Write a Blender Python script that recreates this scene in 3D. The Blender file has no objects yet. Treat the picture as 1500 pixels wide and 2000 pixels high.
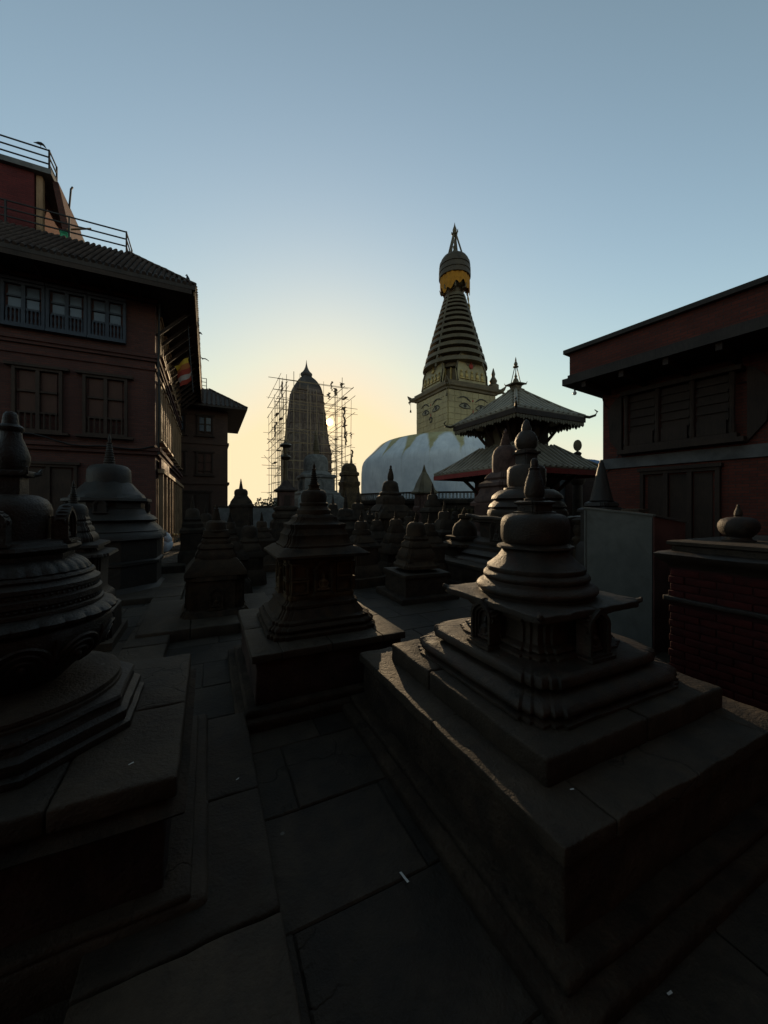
import bpy, math, random
from mathutils import Vector, Matrix, noise as mnoise

random.seed(7)
R = math.radians
SC = bpy.context.scene
COL = SC.collection

# ------------------------------------------------------------------ camera
CAM_H = 1.6            # eye height
FPX = 720.0            # focal length in photograph pixels (1500 wide)
cam_d = bpy.data.cameras.new('camera')
cam = bpy.data.objects.new('camera', cam_d)
COL.objects.link(cam)
cam.location = (0, 0, CAM_H)
cam.rotation_euler = (R(90), 0, 0)
cam_d.sensor_fit = 'HORIZONTAL'
cam_d.sensor_width = 36.0
cam_d.lens = 36.0 * FPX / 1500.0
cam_d.shift_y = -10.0 / 1500.0
cam_d.clip_start = 0.05
cam_d.clip_end = 6000
SC.camera = cam
SC.render.resolution_x = 768
SC.render.resolution_y = 1024

# ------------------------------------------------------------------ sky, sun, exposure
SUN = Vector((-0.1475, 1.0, 0.2300)).normalized()
SUN_EL = math.asin(SUN.z)
SUN_AZ = math.atan2(SUN.x, SUN.y)
world = bpy.data.worlds.new('World')
SC.world = world
world.use_nodes = True
wn = world.node_tree
for n in list(wn.nodes):
    wn.nodes.remove(n)
w_out = wn.nodes.new('ShaderNodeOutputWorld')
w_bg = wn.nodes.new('ShaderNodeBackground')
w_sky = wn.nodes.new('ShaderNodeTexSky')
w_sky.sky_type = 'NISHITA'
w_sky.sun_disc = False
w_sky.sun_elevation = SUN_EL
w_sky.sun_rotation = SUN_AZ
w_sky.altitude = 1400
w_sky.air_density = 1.0
w_sky.dust_density = 0.6
w_sky.ozone_density = 3.0
# the camera's tone curve on the whole sky: radiance -> exp(a + p ln x + q ln^2 x), per channel
def wmath(op, a, b=0.0, c=0.0):
    nd = wn.nodes.new('ShaderNodeMath')
    nd.operation = op
    for i, v in enumerate((a, b, c)):
        if hasattr(v, 'is_linked'):
            wn.links.new(v, nd.inputs[i])
        else:
            nd.inputs[i].default_value = v
    return nd.outputs[0]
w_sep = wn.nodes.new('ShaderNodeSeparateColor')
w_cmb = wn.nodes.new('ShaderNodeCombineColor')
wn.links.new(w_sky.outputs['Color'], w_sep.inputs[0])
# the sun itself, a small disc with the narrow aureole of dusty air
w_tc = wn.nodes.new('ShaderNodeTexCoord')
w_dot = wn.nodes.new('ShaderNodeVectorMath')
w_dot.operation = 'DOT_PRODUCT'
wn.links.new(w_tc.outputs['Generated'], w_dot.inputs[0])
w_dot.inputs[1].default_value = tuple(SUN)
w_ang = wmath('MULTIPLY', wmath('ARCCOSINE', wmath('MINIMUM', w_dot.outputs['Value'], 1.0)), 57.2958)
w_disc = wmath('MULTIPLY', wmath('LESS_THAN', w_ang, 0.50), 120.0)
w_halo = wmath('MULTIPLY', wmath('EXPONENT', wmath('MULTIPLY', w_ang, -1.0 / 1.0)), 7.0)
w_glow = wmath('ADD', w_disc, w_halo)
for i, (a_, p_, q_, cap, tint) in enumerate(((-0.890, 0.903, -0.215, 1.98, 1.0), (-1.222, 1.230, -0.340, 1.44, 0.55), (-2.412, 2.566, -0.792, 2.24, 0.16))):
    lg = wmath('MINIMUM', wmath('LOGARITHM', wmath('MAXIMUM', w_sep.outputs[i], 0.01), math.e), cap)
    ex = wmath('EXPONENT', wmath('ADD', wmath('MULTIPLY', lg, wmath('MULTIPLY_ADD', lg, q_, p_)), a_))
    sm = wmath('MULTIPLY_ADD', w_glow, tint, wmath('MULTIPLY', ex, 10.0))
    wn.links.new(sm, w_cmb.inputs[i])
w_bg.inputs['Strength'].default_value = 0.1
wn.links.new(w_cmb.outputs[0], w_bg.inputs['Color'])
wn.links.new(w_bg.outputs['Background'], w_out.inputs['Surface'])

sun_d = bpy.data.lights.new('sun', 'SUN')
sun_d.energy = 4.0
sun_d.angle = R(0.53)
sun_d.color = (1.0, 0.72, 0.42)
sun_o = bpy.data.objects.new('sun', sun_d)
COL.objects.link(sun_o)
sun_o.location = (-6, 40, 40)
sun_o.rotation_euler = (-SUN).to_track_quat('-Z', 'Y').to_euler()

SC.view_settings.view_transform = 'Standard'
SC.view_settings.look = 'None'
SC.view_settings.exposure = 0.0
SC.view_settings.gamma = 1.0
SC.view_settings.use_curve_mapping = False
SC.render.engine = 'CYCLES'

# ------------------------------------------------------------------ helpers: frames
GA = R(25.5)                                     # the courtyard's grid is turned by this angle
E1 = Vector((math.cos(GA), math.sin(GA), 0))
E2 = Vector((-math.sin(GA), math.cos(GA), 0))

def sx(px):
    return (px - 750.0) / FPX
def zz(py, Y):
    return CAM_H + (990.0 - py) / FPX * Y

# ------------------------------------------------------------------ helpers: materials
class NT:
    def __init__(self, name):
        self.m = bpy.data.materials.new(name)
        self.m.use_nodes = True
        self.t = self.m.node_tree
        self.b = self.t.nodes['Principled BSDF']
    def n(self, typ, **kw):
        nd = self.t.nodes.new(typ)
        for k, v in kw.items():
            if k in nd.inputs.keys():
                nd.inputs[k].default_value = v
            else:
                setattr(nd, k, v)
        return nd
    def l(self, a, b):
        self.t.links.new(a, b)
    def noise(self, vec, scale, detail=6, rough=0.6, dist=0.0):
        nd = self.n('ShaderNodeTexNoise')
        nd.inputs['Scale'].default_value = scale
        nd.inputs['Detail'].default_value = detail
        nd.inputs['Roughness'].default_value = rough
        nd.inputs['Distortion'].default_value = dist
        self.l(vec, nd.inputs['Vector'])
        return nd.outputs['Fac']
    def ramp(self, fac, stops):
        nd = self.n('ShaderNodeValToRGB')
        el = nd.color_ramp.elements
        while len(el) < len(stops):
            el.new(0.5)
        for e, (p, c) in zip(el, stops):
            e.position = p
            e.color = (c[0], c[1], c[2], 1) if hasattr(c, '__len__') else (c, c, c, 1)
        self.l(fac, nd.inputs['Fac'])
        return nd.outputs['Color']
    def mix(self, fac, a, b, mode='MIX'):
        nd = self.n('ShaderNodeMix')
        nd.data_type = 'RGBA'
        nd.blend_type = mode
        for sock, v in ((nd.inputs[0], fac), (nd.inputs[6], a), (nd.inputs[7], b)):
            if hasattr(v, 'is_linked'):
                self.l(v, sock)
            elif hasattr(v, '__len__'):
                sock.default_value = (v[0], v[1], v[2], 1)
            else:
                sock.default_value = v
        return nd.outputs[2]
    def math(self, op, a, b=0.0, c=0.0, clamp=False):
        nd = self.n('ShaderNodeMath')
        nd.operation = op
        nd.use_clamp = clamp
        for i, v in enumerate((a, b, c)):
            if hasattr(v, 'is_linked'):
                self.l(v, nd.inputs[i])
            else:
                nd.inputs[i].default_value = v
        return nd.outputs[0]
    def obj(self):
        tc = self.n('ShaderNodeTexCoord')
        return tc.outputs['Object']
    def rnd(self):
        return self.n('ShaderNodeObjectInfo').outputs['Random']
    def bump(self, h, strength, dist=0.01, prev=None):
        nd = self.n('ShaderNodeBump')
        nd.inputs['Strength'].default_value = strength
        nd.inputs['Distance'].default_value = dist
        self.l(h, nd.inputs['Height'])
        if prev is not None:
            self.l(prev, nd.inputs['Normal'])
        return nd.outputs['Normal']
    def done(self, col, rough=0.85, normal=None, metal=0.0, spec=0.3):
        if hasattr(col, 'is_linked'):
            self.l(col, self.b.inputs['Base Color'])
        else:
            self.b.inputs['Base Color'].default_value = (col[0], col[1], col[2], 1)
        if hasattr(rough, 'is_linked'):
            self.l(rough, self.b.inputs['Roughness'])
        else:
            self.b.inputs['Roughness'].default_value = rough
        self.b.inputs['Metallic'].default_value = metal
        self.b.inputs['Specular IOR Level'].default_value = spec
        if normal is not None:
            self.l(normal, self.b.inputs['Normal'])
        return self.m

def stone(name, dark, light, fine=9.0, big=1.3, bump=0.5, bd=0.012, rough=0.78, stain=None, spec=0.2, vary=0.25):
    """weathered stone: fine grain, broad blotches, pits, dust or soot stains"""
    k = NT(name)
    o = k.obj()
    r = k.rnd()
    # every object starts its pattern somewhere else
    off = k.n('ShaderNodeVectorMath', operation='MULTIPLY_ADD')
    cmb = k.n('ShaderNodeCombineXYZ')
    for i in range(3):
        k.l(r, cmb.inputs[i])
    k.l(cmb.outputs[0], off.inputs[0])
    off.inputs[1].default_value = (37, 53, 71)
    k.l(o, off.inputs[2])
    v = off.outputs[0]
    a = k.noise(v, fine, 7, 0.68)
    b = k.noise(v, big, 5, 0.6, 0.6)
    c = k.noise(v, fine * 7, 4, 0.6)
    f = k.math('ADD', k.math('MULTIPLY', a, 0.55), k.math('MULTIPLY', b, 0.45))
    col = k.ramp(f, [(0.40, dark), (0.60, light)])
    if stain:
        s = k.ramp(k.noise(v, big * 2.1, 7, 0.7, 1.5), [(0.52, 0.0), (0.68, 1.0)])
        col = k.mix(k.math('MULTIPLY', s, 0.75), col, stain)
    val = k.math('MULTIPLY_ADD', r, vary, 1.0 - vary * 0.5)
    hs = k.n('ShaderNodeHueSaturation')
    k.l(col, hs.inputs['Color'])
    k.l(val, hs.inputs['Value'])
    pits = k.n('ShaderNodeTexVoronoi')
    pits.inputs['Scale'].default_value = fine * 5
    k.l(v, pits.inputs['Vector'])
    pit = k.ramp(pits.outputs['Distance'], [(0.0, 0.0), (0.35, 1.0)])
    h = k.math('ADD', k.math('ADD', k.math('MULTIPLY', a, 1.0), k.math('MULTIPLY', c, 0.55)), k.math('MULTIPLY', pit, 0.18))
    nrm = k.bump(h, bump, bd)
    rg = k.math('MULTIPLY_ADD', a, 0.35, rough - 0.18, clamp=True)
    return k.done(hs.outputs['Color'], rg, nrm, spec=spec)

def cracked(name, src_dark, src_light, stain):
    """paving stone: grain, grime patches, a few hairline cracks, speckled droppings"""
    k = NT(name)
    o = k.obj()
    r = k.rnd()
    off = k.n('ShaderNodeVectorMath', operation='MULTIPLY_ADD')
    cmb = k.n('ShaderNodeCombineXYZ')
    for i in range(3):
        k.l(r, cmb.inputs[i])
    k.l(cmb.outputs[0], off.inputs[0])
    off.inputs[1].default_value = (37, 53, 71)
    k.l(o, off.inputs[2])
    v = off.outputs[0]
    a = k.noise(v, 9, 7, 0.7)
    b = k.noise(v, 1.4, 5, 0.6, 0.8)
    c = k.noise(v, 70, 3, 0.6)
    col = k.ramp(k.math('MULTIPLY_ADD', b, 0.5, k.math('MULTIPLY', a, 0.5)), [(0.40, src_dark), (0.60, src_light)])
    grime = k.ramp(k.noise(v, 2.6, 6, 0.7, 1.6), [(0.5, 0.0), (0.66, 1.0)])
    col = k.mix(k.math('MULTIPLY', grime, 0.8), col, stain)
    # cracks: edges of large warped cells, shown only in places
    wv = k.n('ShaderNodeVectorMath', operation='MULTIPLY_ADD')
    nz = k.n('ShaderNodeTexNoise')
    nz.inputs['Scale'].default_value = 3.0
    nz.inputs['Detail'].default_value = 5
    k.l(v, nz.inputs['Vector'])
    k.l(nz.outputs['Color'], wv.inputs[0])
    wv.inputs[1].default_value = (0.35, 0.35, 0.35)
    k.l(v, wv.inputs[2])
    vo = k.n('ShaderNodeTexVoronoi')
    vo.feature = 'DISTANCE_TO_EDGE'
    vo.inputs['Scale'].default_value = 1.5
    k.l(wv.outputs[0], vo.inputs['Vector'])
    line = k.ramp(vo.outputs['Distance'], [(0.0, 1.0), (0.010, 0.0)])
    mask = k.ramp(k.noise(v, 0.9, 3), [(0.50, 0.0), (0.58, 1.0)])
    crack = k.math('MULTIPLY', line, mask)
    col = k.mix(k.math('MULTIPLY', crack, 0.45), col, (0.006, 0.006, 0.005))
    sp = k.n('ShaderNodeTexVoronoi')
    sp.inputs['Scale'].default_value = 7.0
    k.l(v, sp.inputs['Vector'])
    drop = k.ramp(sp.outputs['Distance'], [(0.05, 1.0), (0.085, 0.0)])
    dm = k.ramp(k.noise(v, 2.2, 2), [(0.58, 0.0), (0.62, 1.0)])
    col = k.mix(k.math('MULTIPLY', k.math('MULTIPLY', drop, dm), 0.55), col, (0.16, 0.155, 0.14))
    val = k.math('MULTIPLY_ADD', r, 0.5, 0.75)
    hs = k.n('ShaderNodeHueSaturation')
    k.l(col, hs.inputs['Color'])
    k.l(val, hs.inputs['Value'])
    h = k.math('SUBTRACT', k.math('MULTIPLY_ADD', c, 0.5, a), k.math('MULTIPLY', crack, 0.5))
    h = k.math('ADD', h, k.math('MULTIPLY', b, 0.8))
    return k.done(hs.outputs['Color'], k.math('MULTIPLY_ADD', a, 0.4, 0.5, clamp=True), k.bump(h, 0.95, 0.014), spec=0.25)

def brick(name, c1, c2, mortar, bw=0.22, bh=0.065, ms=0.008, bump=0.6, soot=0.5):
    k = NT(name)
    o = k.obj()
    s = k.n('ShaderNodeSeparateXYZ')
    k.l(o, s.inputs[0])
    u = k.math('ADD', s.outputs[0], s.outputs[1])
    w = k.noise(o, 2.0, 3)
    cb = k.n('ShaderNodeCombineXYZ')
    k.l(u, cb.inputs[0])
    k.l(k.math('ADD', s.outputs[2], k.math('MULTIPLY', w, 0.012)), cb.inputs[1])
    bt = k.n('ShaderNodeTexBrick')
    bt.inputs['Scale'].default_value = 1.0
    bt.inputs['Brick Width'].default_value = bw
    bt.inputs['Row Height'].default_value = bh
    bt.inputs['Mortar Size'].default_value = ms
    bt.inputs['Mortar Smooth'].default_value = 0.3
    bt.inputs['Bias'].default_value = -0.1
    bt.inputs['Color1'].default_value = (*c1, 1)
    bt.inputs['Color2'].default_value = (*c2, 1)
    bt.inputs['Mortar'].default_value = (*mortar, 1)
    k.l(cb.outputs[0], bt.inputs['Vector'])
    dirt = k.ramp(k.noise(o, 0.7, 7, 0.65, 1.0), [(0.38, 0.0), (0.7, 1.0)])
    g = k.noise(o, 22, 6, 0.7)
    col = k.mix(k.math('MULTIPLY', dirt, soot), bt.outputs['Color'], (c1[0] * .35, c1[1] * .5, c1[2] * .6))
    col = k.mix(0.5, col, k.ramp(g, [(0.3, 0.45), (0.7, 1.0)]), 'MULTIPLY')
    h = k.math('ADD', k.math('MULTIPLY', bt.outputs['Fac'], -1.0), k.math('MULTIPLY', g, 0.5))
    return k.done(col, 0.88, k.bump(h, bump, 0.012), spec=0.2)

def wood(name, dark, light, rough=0.7):
    k = NT(name)
    o = k.obj()
    mp = k.n('ShaderNodeMapping')
    mp.inputs['Scale'].default_value = (14, 14, 1.4)
    k.l(o, mp.inputs['Vector'])
    a = k.noise(mp.outputs[0], 3.0, 8, 0.7, 0.8)
    b = k.noise(o, 2.0, 4)
    col = k.ramp(k.math('MULTIPLY_ADD', b, 0.4, k.math('MULTIPLY', a, 0.6)), [(0.35, dark), (0.65, light)])
    return k.done(col, rough, k.bump(a, 0.35, 0.006), spec=0.25)

def metal(name, dark, light, rough=0.5, met=0.6, sc=6.0, bump=0.15, bd=0.01):
    k = NT(name)
    o = k.obj()
    a = k.noise(o, sc, 8, 0.65)
    b = k.noise(o, sc * 0.25, 4, 0.6, 0.7)
    f = k.math('MULTIPLY_ADD', b, 0.55, k.math('MULTIPLY', a, 0.45))
    col = k.ramp(f, [(0.35, dark), (0.65, light)])
    rg = k.math('MULTIPLY_ADD', a, 0.4, rough - 0.2, clamp=True)
    return k.done(col, rg, k.bump(a, bump, bd), metal=met, spec=0.4)

def plain(name, c, rough=0.7, var=0.3, sc=8.0, metal_=0.0, bump=0.15):
    k = NT(name)
    a = k.noise(k.obj(), sc, 6, 0.6)
    col = k.mix(1.0, c, k.ramp(a, [(0.3, 1.0 - var), (0.7, 1.0 + 0.0)]), 'MULTIPLY')
    return k.done(col, rough, k.bump(a, bump, 0.006), metal=metal_, spec=0.3)

M = {}
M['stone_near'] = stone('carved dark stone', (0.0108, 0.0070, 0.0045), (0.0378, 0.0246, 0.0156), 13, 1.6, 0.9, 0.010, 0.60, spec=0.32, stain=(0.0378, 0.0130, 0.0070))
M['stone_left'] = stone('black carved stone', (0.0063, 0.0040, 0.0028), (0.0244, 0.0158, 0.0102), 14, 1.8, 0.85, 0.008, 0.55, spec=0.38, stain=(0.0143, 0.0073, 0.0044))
M['stone_mid'] = stone('worn brown stone', (0.0141, 0.0089, 0.0055), (0.0509, 0.0323, 0.0192), 8, 1.2, 0.6, 0.015, 0.8, stain=(0.0444, 0.0247, 0.0108))
M['stone_far'] = stone('sooty grey stone', (0.0134, 0.0096, 0.0067), (0.0447, 0.0307, 0.0205), 5, 0.8, 0.5, 0.02, 0.85)
M['stone_red'] = stone('reddish rubbed stone', (0.0420, 0.0216, 0.0168), (0.1140, 0.0660, 0.0510), 6, 1.0, 0.5, 0.015, 0.75)
M['stone_niche'] = stone('niche stone with rubbed pigment', (0.0244, 0.0152, 0.0085), (0.0866, 0.0538, 0.0245), 14, 3, 0.6, 0.008, 0.8)
M['coping'] = cracked('coping slab stone', (0.0214, 0.0150, 0.0099), (0.0553, 0.0390, 0.0258), (0.0268, 0.0167, 0.0099))
M['masonry'] = stone('rough plinth masonry', (0.0134, 0.0093, 0.0067), (0.0469, 0.0322, 0.0219), 6, 1.6, 0.9, 0.025, 0.9, stain=(0.0202, 0.0121, 0.0080))
M['masonry_red'] = stone('red smeared plinth masonry', (0.0200, 0.0120, 0.0105), (0.0550, 0.0325, 0.0260), 6, 1.6, 0.9, 0.025, 0.9)
M['paving'] = cracked('worn paving stone', (0.0149, 0.0109, 0.0077), (0.0411, 0.0299, 0.0207), (0.0181, 0.0124, 0.0086))
M['dirt'] = stone('packed dirt', (0.0120, 0.0108, 0.0096), (0.0330, 0.0300, 0.0270), 14, 1.0, 0.8, 0.02, 0.95)
M['whitewash'] = stone('old lime wash', (0.1500, 0.1500, 0.1500), (0.3100, 0.3050, 0.2900), 4, 0.6, 0.4, 0.03, 0.9, stain=(0.1200, 0.1100, 0.0950), vary=0.1)
M['plaster'] = stone('grey plaster', (0.1000, 0.1000, 0.0975), (0.1800, 0.1800, 0.1750), 4, 0.7, 0.35, 0.01, 0.9, vary=0.1)
M['brick_left'] = brick('dark red brick', (0.1190, 0.0446, 0.0327), (0.0803, 0.0327, 0.0268), (0.0595, 0.0476, 0.0416))
M['brick_right'] = brick('red facing brick', (0.1622, 0.0437, 0.0281), (0.1061, 0.0343, 0.0250), (0.0624, 0.0437, 0.0374))
M['brick_far'] = brick('far brown brick', (0.1120, 0.0595, 0.0420), (0.0840, 0.0455, 0.0350), (0.0700, 0.0595, 0.0490))
M['brick_tower'] = brick('maroon brick', (0.1536, 0.0288, 0.0269), (0.1088, 0.0224, 0.0224), (0.0832, 0.0320, 0.0288))
M['brick_piece'] = stone('red painted brick', (0.0286, 0.0040, 0.0035), (0.0660, 0.0099, 0.0079), 16, 3, 0.6, 0.006, 0.8, stain=(0.0176, 0.0044, 0.0040), vary=0.22)
M['mortar'] = stone('dark red mortar', (0.0196, 0.0056, 0.0050), (0.0364, 0.0112, 0.0095), 20, 2, 0.6, 0.008, 0.9)
M['wood'] = wood('dark carved timber', (0.0154, 0.0098, 0.0070), (0.0525, 0.0315, 0.0210))
M['wood_light'] = wood('pale and sunlit timber', (0.16, 0.095, 0.050), (0.34, 0.215, 0.12))  # pale timber, also carries the sunlit tone of the left house
M['wood_blue'] = wood('grey blue painted timber', (0.0248, 0.0303, 0.0413), (0.0550, 0.0660, 0.0825))
M['wood_red'] = wood('red painted timber', (0.16, 0.020, 0.018), (0.30, 0.045, 0.035))
M['shutter'] = wood('brown window shutter', (0.0425, 0.0190, 0.0130), (0.0850, 0.0400, 0.0260))
M['tile'] = stone('dark roof tile', (0.0264, 0.0176, 0.0146), (0.0660, 0.0462, 0.0374), 7, 1.0, 0.5, 0.02, 0.8)
M['fascia'] = wood('dark eave board', (0.020, 0.015, 0.012), (0.055, 0.042, 0.034))
M['roof_metal'] = metal('dull copper sheet roof', (0.13, 0.105, 0.072), (0.30, 0.255, 0.185), 0.6, 0.2, 3.0)
M['gilt'] = metal('tarnished gilt copper', (0.20, 0.135, 0.045), (0.55, 0.40, 0.15), 0.55, 0.55, 2.2, 0.3, 0.05)
M['gilt_dark'] = metal('blackened and backlit gilt', (0.066, 0.050, 0.030), (0.165, 0.128, 0.075), 0.6, 0.5, 2.0, 0.3, 0.05)
M['gilt_face'] = metal('gilt plated block', (0.21, 0.165, 0.085), (0.40, 0.33, 0.175), 0.6, 0.35, 1.6, 0.35, 0.05)
M['parasol'] = metal('sooty parasol copper', (0.045, 0.034, 0.024), (0.11, 0.085, 0.055), 0.6, 0.4, 2.0, 0.3, 0.05)
M['limewash_backlit'] = stone('lime wash darkened for backlight', (0.085, 0.080, 0.074), (0.185, 0.175, 0.16), 4, 0.6, 0.4, 0.03, 0.9, stain=(0.07, 0.065, 0.055), vary=0.1)  # darker copy of the whitewash, backlit shade put into its colour
M['bronze'] = metal('dark bronze', (0.035, 0.028, 0.018), (0.12, 0.090, 0.050), 0.5, 0.7, 3.0)
M['iron'] = metal('black iron', (0.012, 0.012, 0.012), (0.035, 0.033, 0.032), 0.6, 0.5, 8.0)
M['cloth_gold'] = plain('saffron cloth', (0.46, 0.20, 0.02), 0.9, 0.35, 3)
M['paint_dark'] = plain('dark eye paint', (0.045, 0.040, 0.034), 0.8, 0.3, 3)
M['paint_white'] = plain('white eye paint', (0.27, 0.24, 0.165), 0.8, 0.3, 3)
M['paint_red'] = plain('red paint', (0.35, 0.05, 0.035), 0.8, 0.3, 3)
M['tower_stone'] = stone('shikhara plaster', (0.0794, 0.0595, 0.0496), (0.1686, 0.1339, 0.1116), 3, 0.5, 0.5, 0.04, 0.9)
M['tower_top'] = stone('dark shikhara crown', (0.0468, 0.0413, 0.0385), (0.0990, 0.0880, 0.0825), 3, 0.5, 0.5, 0.04, 0.9)
M['bamboo'] = plain('bamboo pole', (0.36, 0.27, 0.16), 0.7, 0.5, 3)  # lightened, flare on the backlit poles put into the colour
M['sack'] = plain('torn sacking', (0.16, 0.12, 0.085), 0.95, 0.5, 3)
M['sheet'] = stone('pale painted sheet metal', (0.0797, 0.0800, 0.0726), (0.1143, 0.1120, 0.1002), 5, 0.9, 0.15, 0.004, 0.6, stain=(0.0693, 0.0640, 0.0552), vary=0.05)
M['sheet_red'] = stone('rusty red sheet metal', (0.0719, 0.0318, 0.0277), (0.1375, 0.0634, 0.0520), 4, 0.9, 0.2, 0.006, 0.7, vary=0.05)
M['blue_tin'] = plain('blue roof sheet', (0.09, 0.16, 0.30), 0.5, 0.3, 4)
M['flag_y'] = plain('flag yellow', (0.55, 0.36, 0.04), 0.9, 0.2)
M['flag_r'] = plain('flag red', (0.33, 0.05, 0.03), 0.9, 0.2)
M['flag_w'] = plain('flag white', (0.42, 0.36, 0.31), 0.9, 0.2)
M['flag_o'] = plain('flag orange', (0.42, 0.14, 0.04), 0.9, 0.2)
M['flag_b'] = plain('flag blue', (0.05, 0.10, 0.35), 0.9, 0.2)
M['green'] = plain('green plastic', (0.03, 0.36, 0.17), 0.45, 0.2)
M['feather'] = plain('black feathers', (0.012, 0.012, 0.014), 0.6, 0.3, 30)
M['leaf'] = plain('dark leaves', (0.035, 0.050, 0.022), 0.7, 0.5, 3)
M['bark'] = wood('bark', (0.03, 0.024, 0.018), (0.08, 0.06, 0.045))
M['paper'] = plain('scrap paper', (0.55, 0.54, 0.52), 0.9, 0.2, 20)
M['cloth_white'] = plain('pale blue white cloth', (0.50, 0.54, 0.60), 0.9, 0.3, 6)
M['goods'] = plain('orange goods', (0.48, 0.22, 0.08), 0.8, 0.5, 18)
M['bulb'] = plain('frosted bulb glass', (0.55, 0.55, 0.52), 0.25, 0.1)
M['band'] = stone('concrete band', (0.0788, 0.0788, 0.0788), (0.1417, 0.1417, 0.1391), 4, 0.8, 0.4, 0.012, 0.9, vary=0.05)

def glassmat():
    k = NT('old window glass')
    a = k.noise(k.obj(), 1.2, 3)
    return k.done(k.ramp(a, [(0.3, (0.035, 0.045, 0.060)), (0.7, (0.09, 0.11, 0.14))]), 0.22, k.bump(a, 0.25, 0.02), spec=0.35)
M['glass'] = glassmat()

def domemat():
    """white dome; saffron water thrown from the top leaves lotus shaped splashes"""
    k = NT('lime washed dome with saffron splashes')
    o = k.obj()
    s = k.n('ShaderNodeSeparateXYZ')
    k.l(o, s.inputs[0])
    ang = k.math('ARCTAN2', s.outputs[1], s.outputs[0])
    rad = k.math('SQRT', k.math('ADD', k.math('MULTIPLY', s.outputs[0], s.outputs[0]), k.math('MULTIPLY', s.outputs[1], s.outputs[1])))
    w = k.noise(o, 0.45, 6, 0.65, 0.5)
    ab = k.math('ABSOLUTE', k.math('SINE', k.math('ADD', k.math('MULTIPLY', ang, 12.0), k.math('MULTIPLY', w, 1.4))))
    reach = k.math('MULTIPLY_ADD', k.math('POWER', k.math('SUBTRACT', 1.0, ab), 1.2), 1.7, 7.0)
    d = k.math('SUBTRACT', reach, k.math('MULTIPLY_ADD', w, 0.8, k.math('SUBTRACT', rad, 0.4)))
    fac = k.ramp(k.math('MULTIPLY_ADD', d, 0.45, 0.5), [(0.42, 0.0), (0.62, 1.0)])
    base = k.ramp(k.noise(o, 0.8, 8, 0.65), [(0.3, (0.44, 0.46, 0.49)), (0.7, (0.66, 0.67, 0.68))])
    # thin run-off streaks down the side
    st = k.n('ShaderNodeCombineXYZ')
    k.l(k.math('MULTIPLY', ang, 34.0), st.inputs[0])
    k.l(k.math('MULTIPLY', s.outputs[2], 0.25), st.inputs[1])
    streak = k.ramp(k.noise(st.outputs[0], 1.6, 6, 0.7), [(0.52, 0.0), (0.72, 1.0)])
    base = k.mix(k.math('MULTIPLY', streak, 0.4), base, (0.29, 0.29, 0.255))
    saff = k.ramp(k.noise(o, 1.5, 6), [(0.3, (0.27, 0.215, 0.07)), (0.7, (0.42, 0.36, 0.17))])
    col = k.mix(k.math('MULTIPLY', fac, 0.9), base, saff)
    return k.done(col, 0.92, k.bump(k.noise(o, 1.2, 8, 0.6), 0.25, 0.06), spec=0.15)
M['dome'] = domemat()

# ------------------------------------------------------------------ helpers: geometry
def circ(n, ph=0.0):
    return [(math.cos(ph + 2 * math.pi * i / n), math.sin(ph + 2 * math.pi * i / n)) for i in range(n)]
def poly_sub(pts, n):
    out = []
    for i in range(len(pts)):
        a, b = pts[i], pts[(i + 1) % len(pts)]
        for j in range(n):
            t = j / n
            out.append((a[0] + (b[0] - a[0]) * t, a[1] + (b[1] - a[1]) * t))
    return out
def square(n=1):
    return poly_sub([(-1, -1), (1, -1), (1, 1), (-1, 1)], n)
def octa(n=1):
    c = 0.4142
    return poly_sub([(-c, -1), (c, -1), (1, -c), (1, c), (c, 1), (-c, 1), (-1, c), (-1, -c)], n)
def redent(steps=2, d=0.1, n=1):
    """square whose corners step back, as on Newar shrine bases; half side 1"""
    q = []
    # quadrant from (1, -w) going to (w, -1): build corner at +x -y then rotate
    ws = [1.0 - d * (steps + 1) * 1.2 + d * 1.2 * i for i in range(steps + 1)]
    corner = []
    # start on bottom face, going to right face
    for i in range(steps + 1):
        yo = -(1.0 - d * i * 0.55)
        xo = ws[i]
        if i > 0:
            corner.append((ws[i - 1], yo))
        corner.append((xo, yo))
    mir = [(-y, -x) for (x, y) in reversed(corner)]
    # drop the duplicate if the two meet
    pts = corner + mir
    full = []
    for k in range(4):
        c, s = [(1, 0), (0, 1), (-1, 0), (0, -1)][k]
        full += [(c * x - s * y, s * x + c * y) for (x, y) in pts]
    return poly_sub(full, n)
def extent(plan, ang=GA):
    return max(abs(x * math.cos(ang) - y * math.sin(ang)) for x, y in plan)

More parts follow.
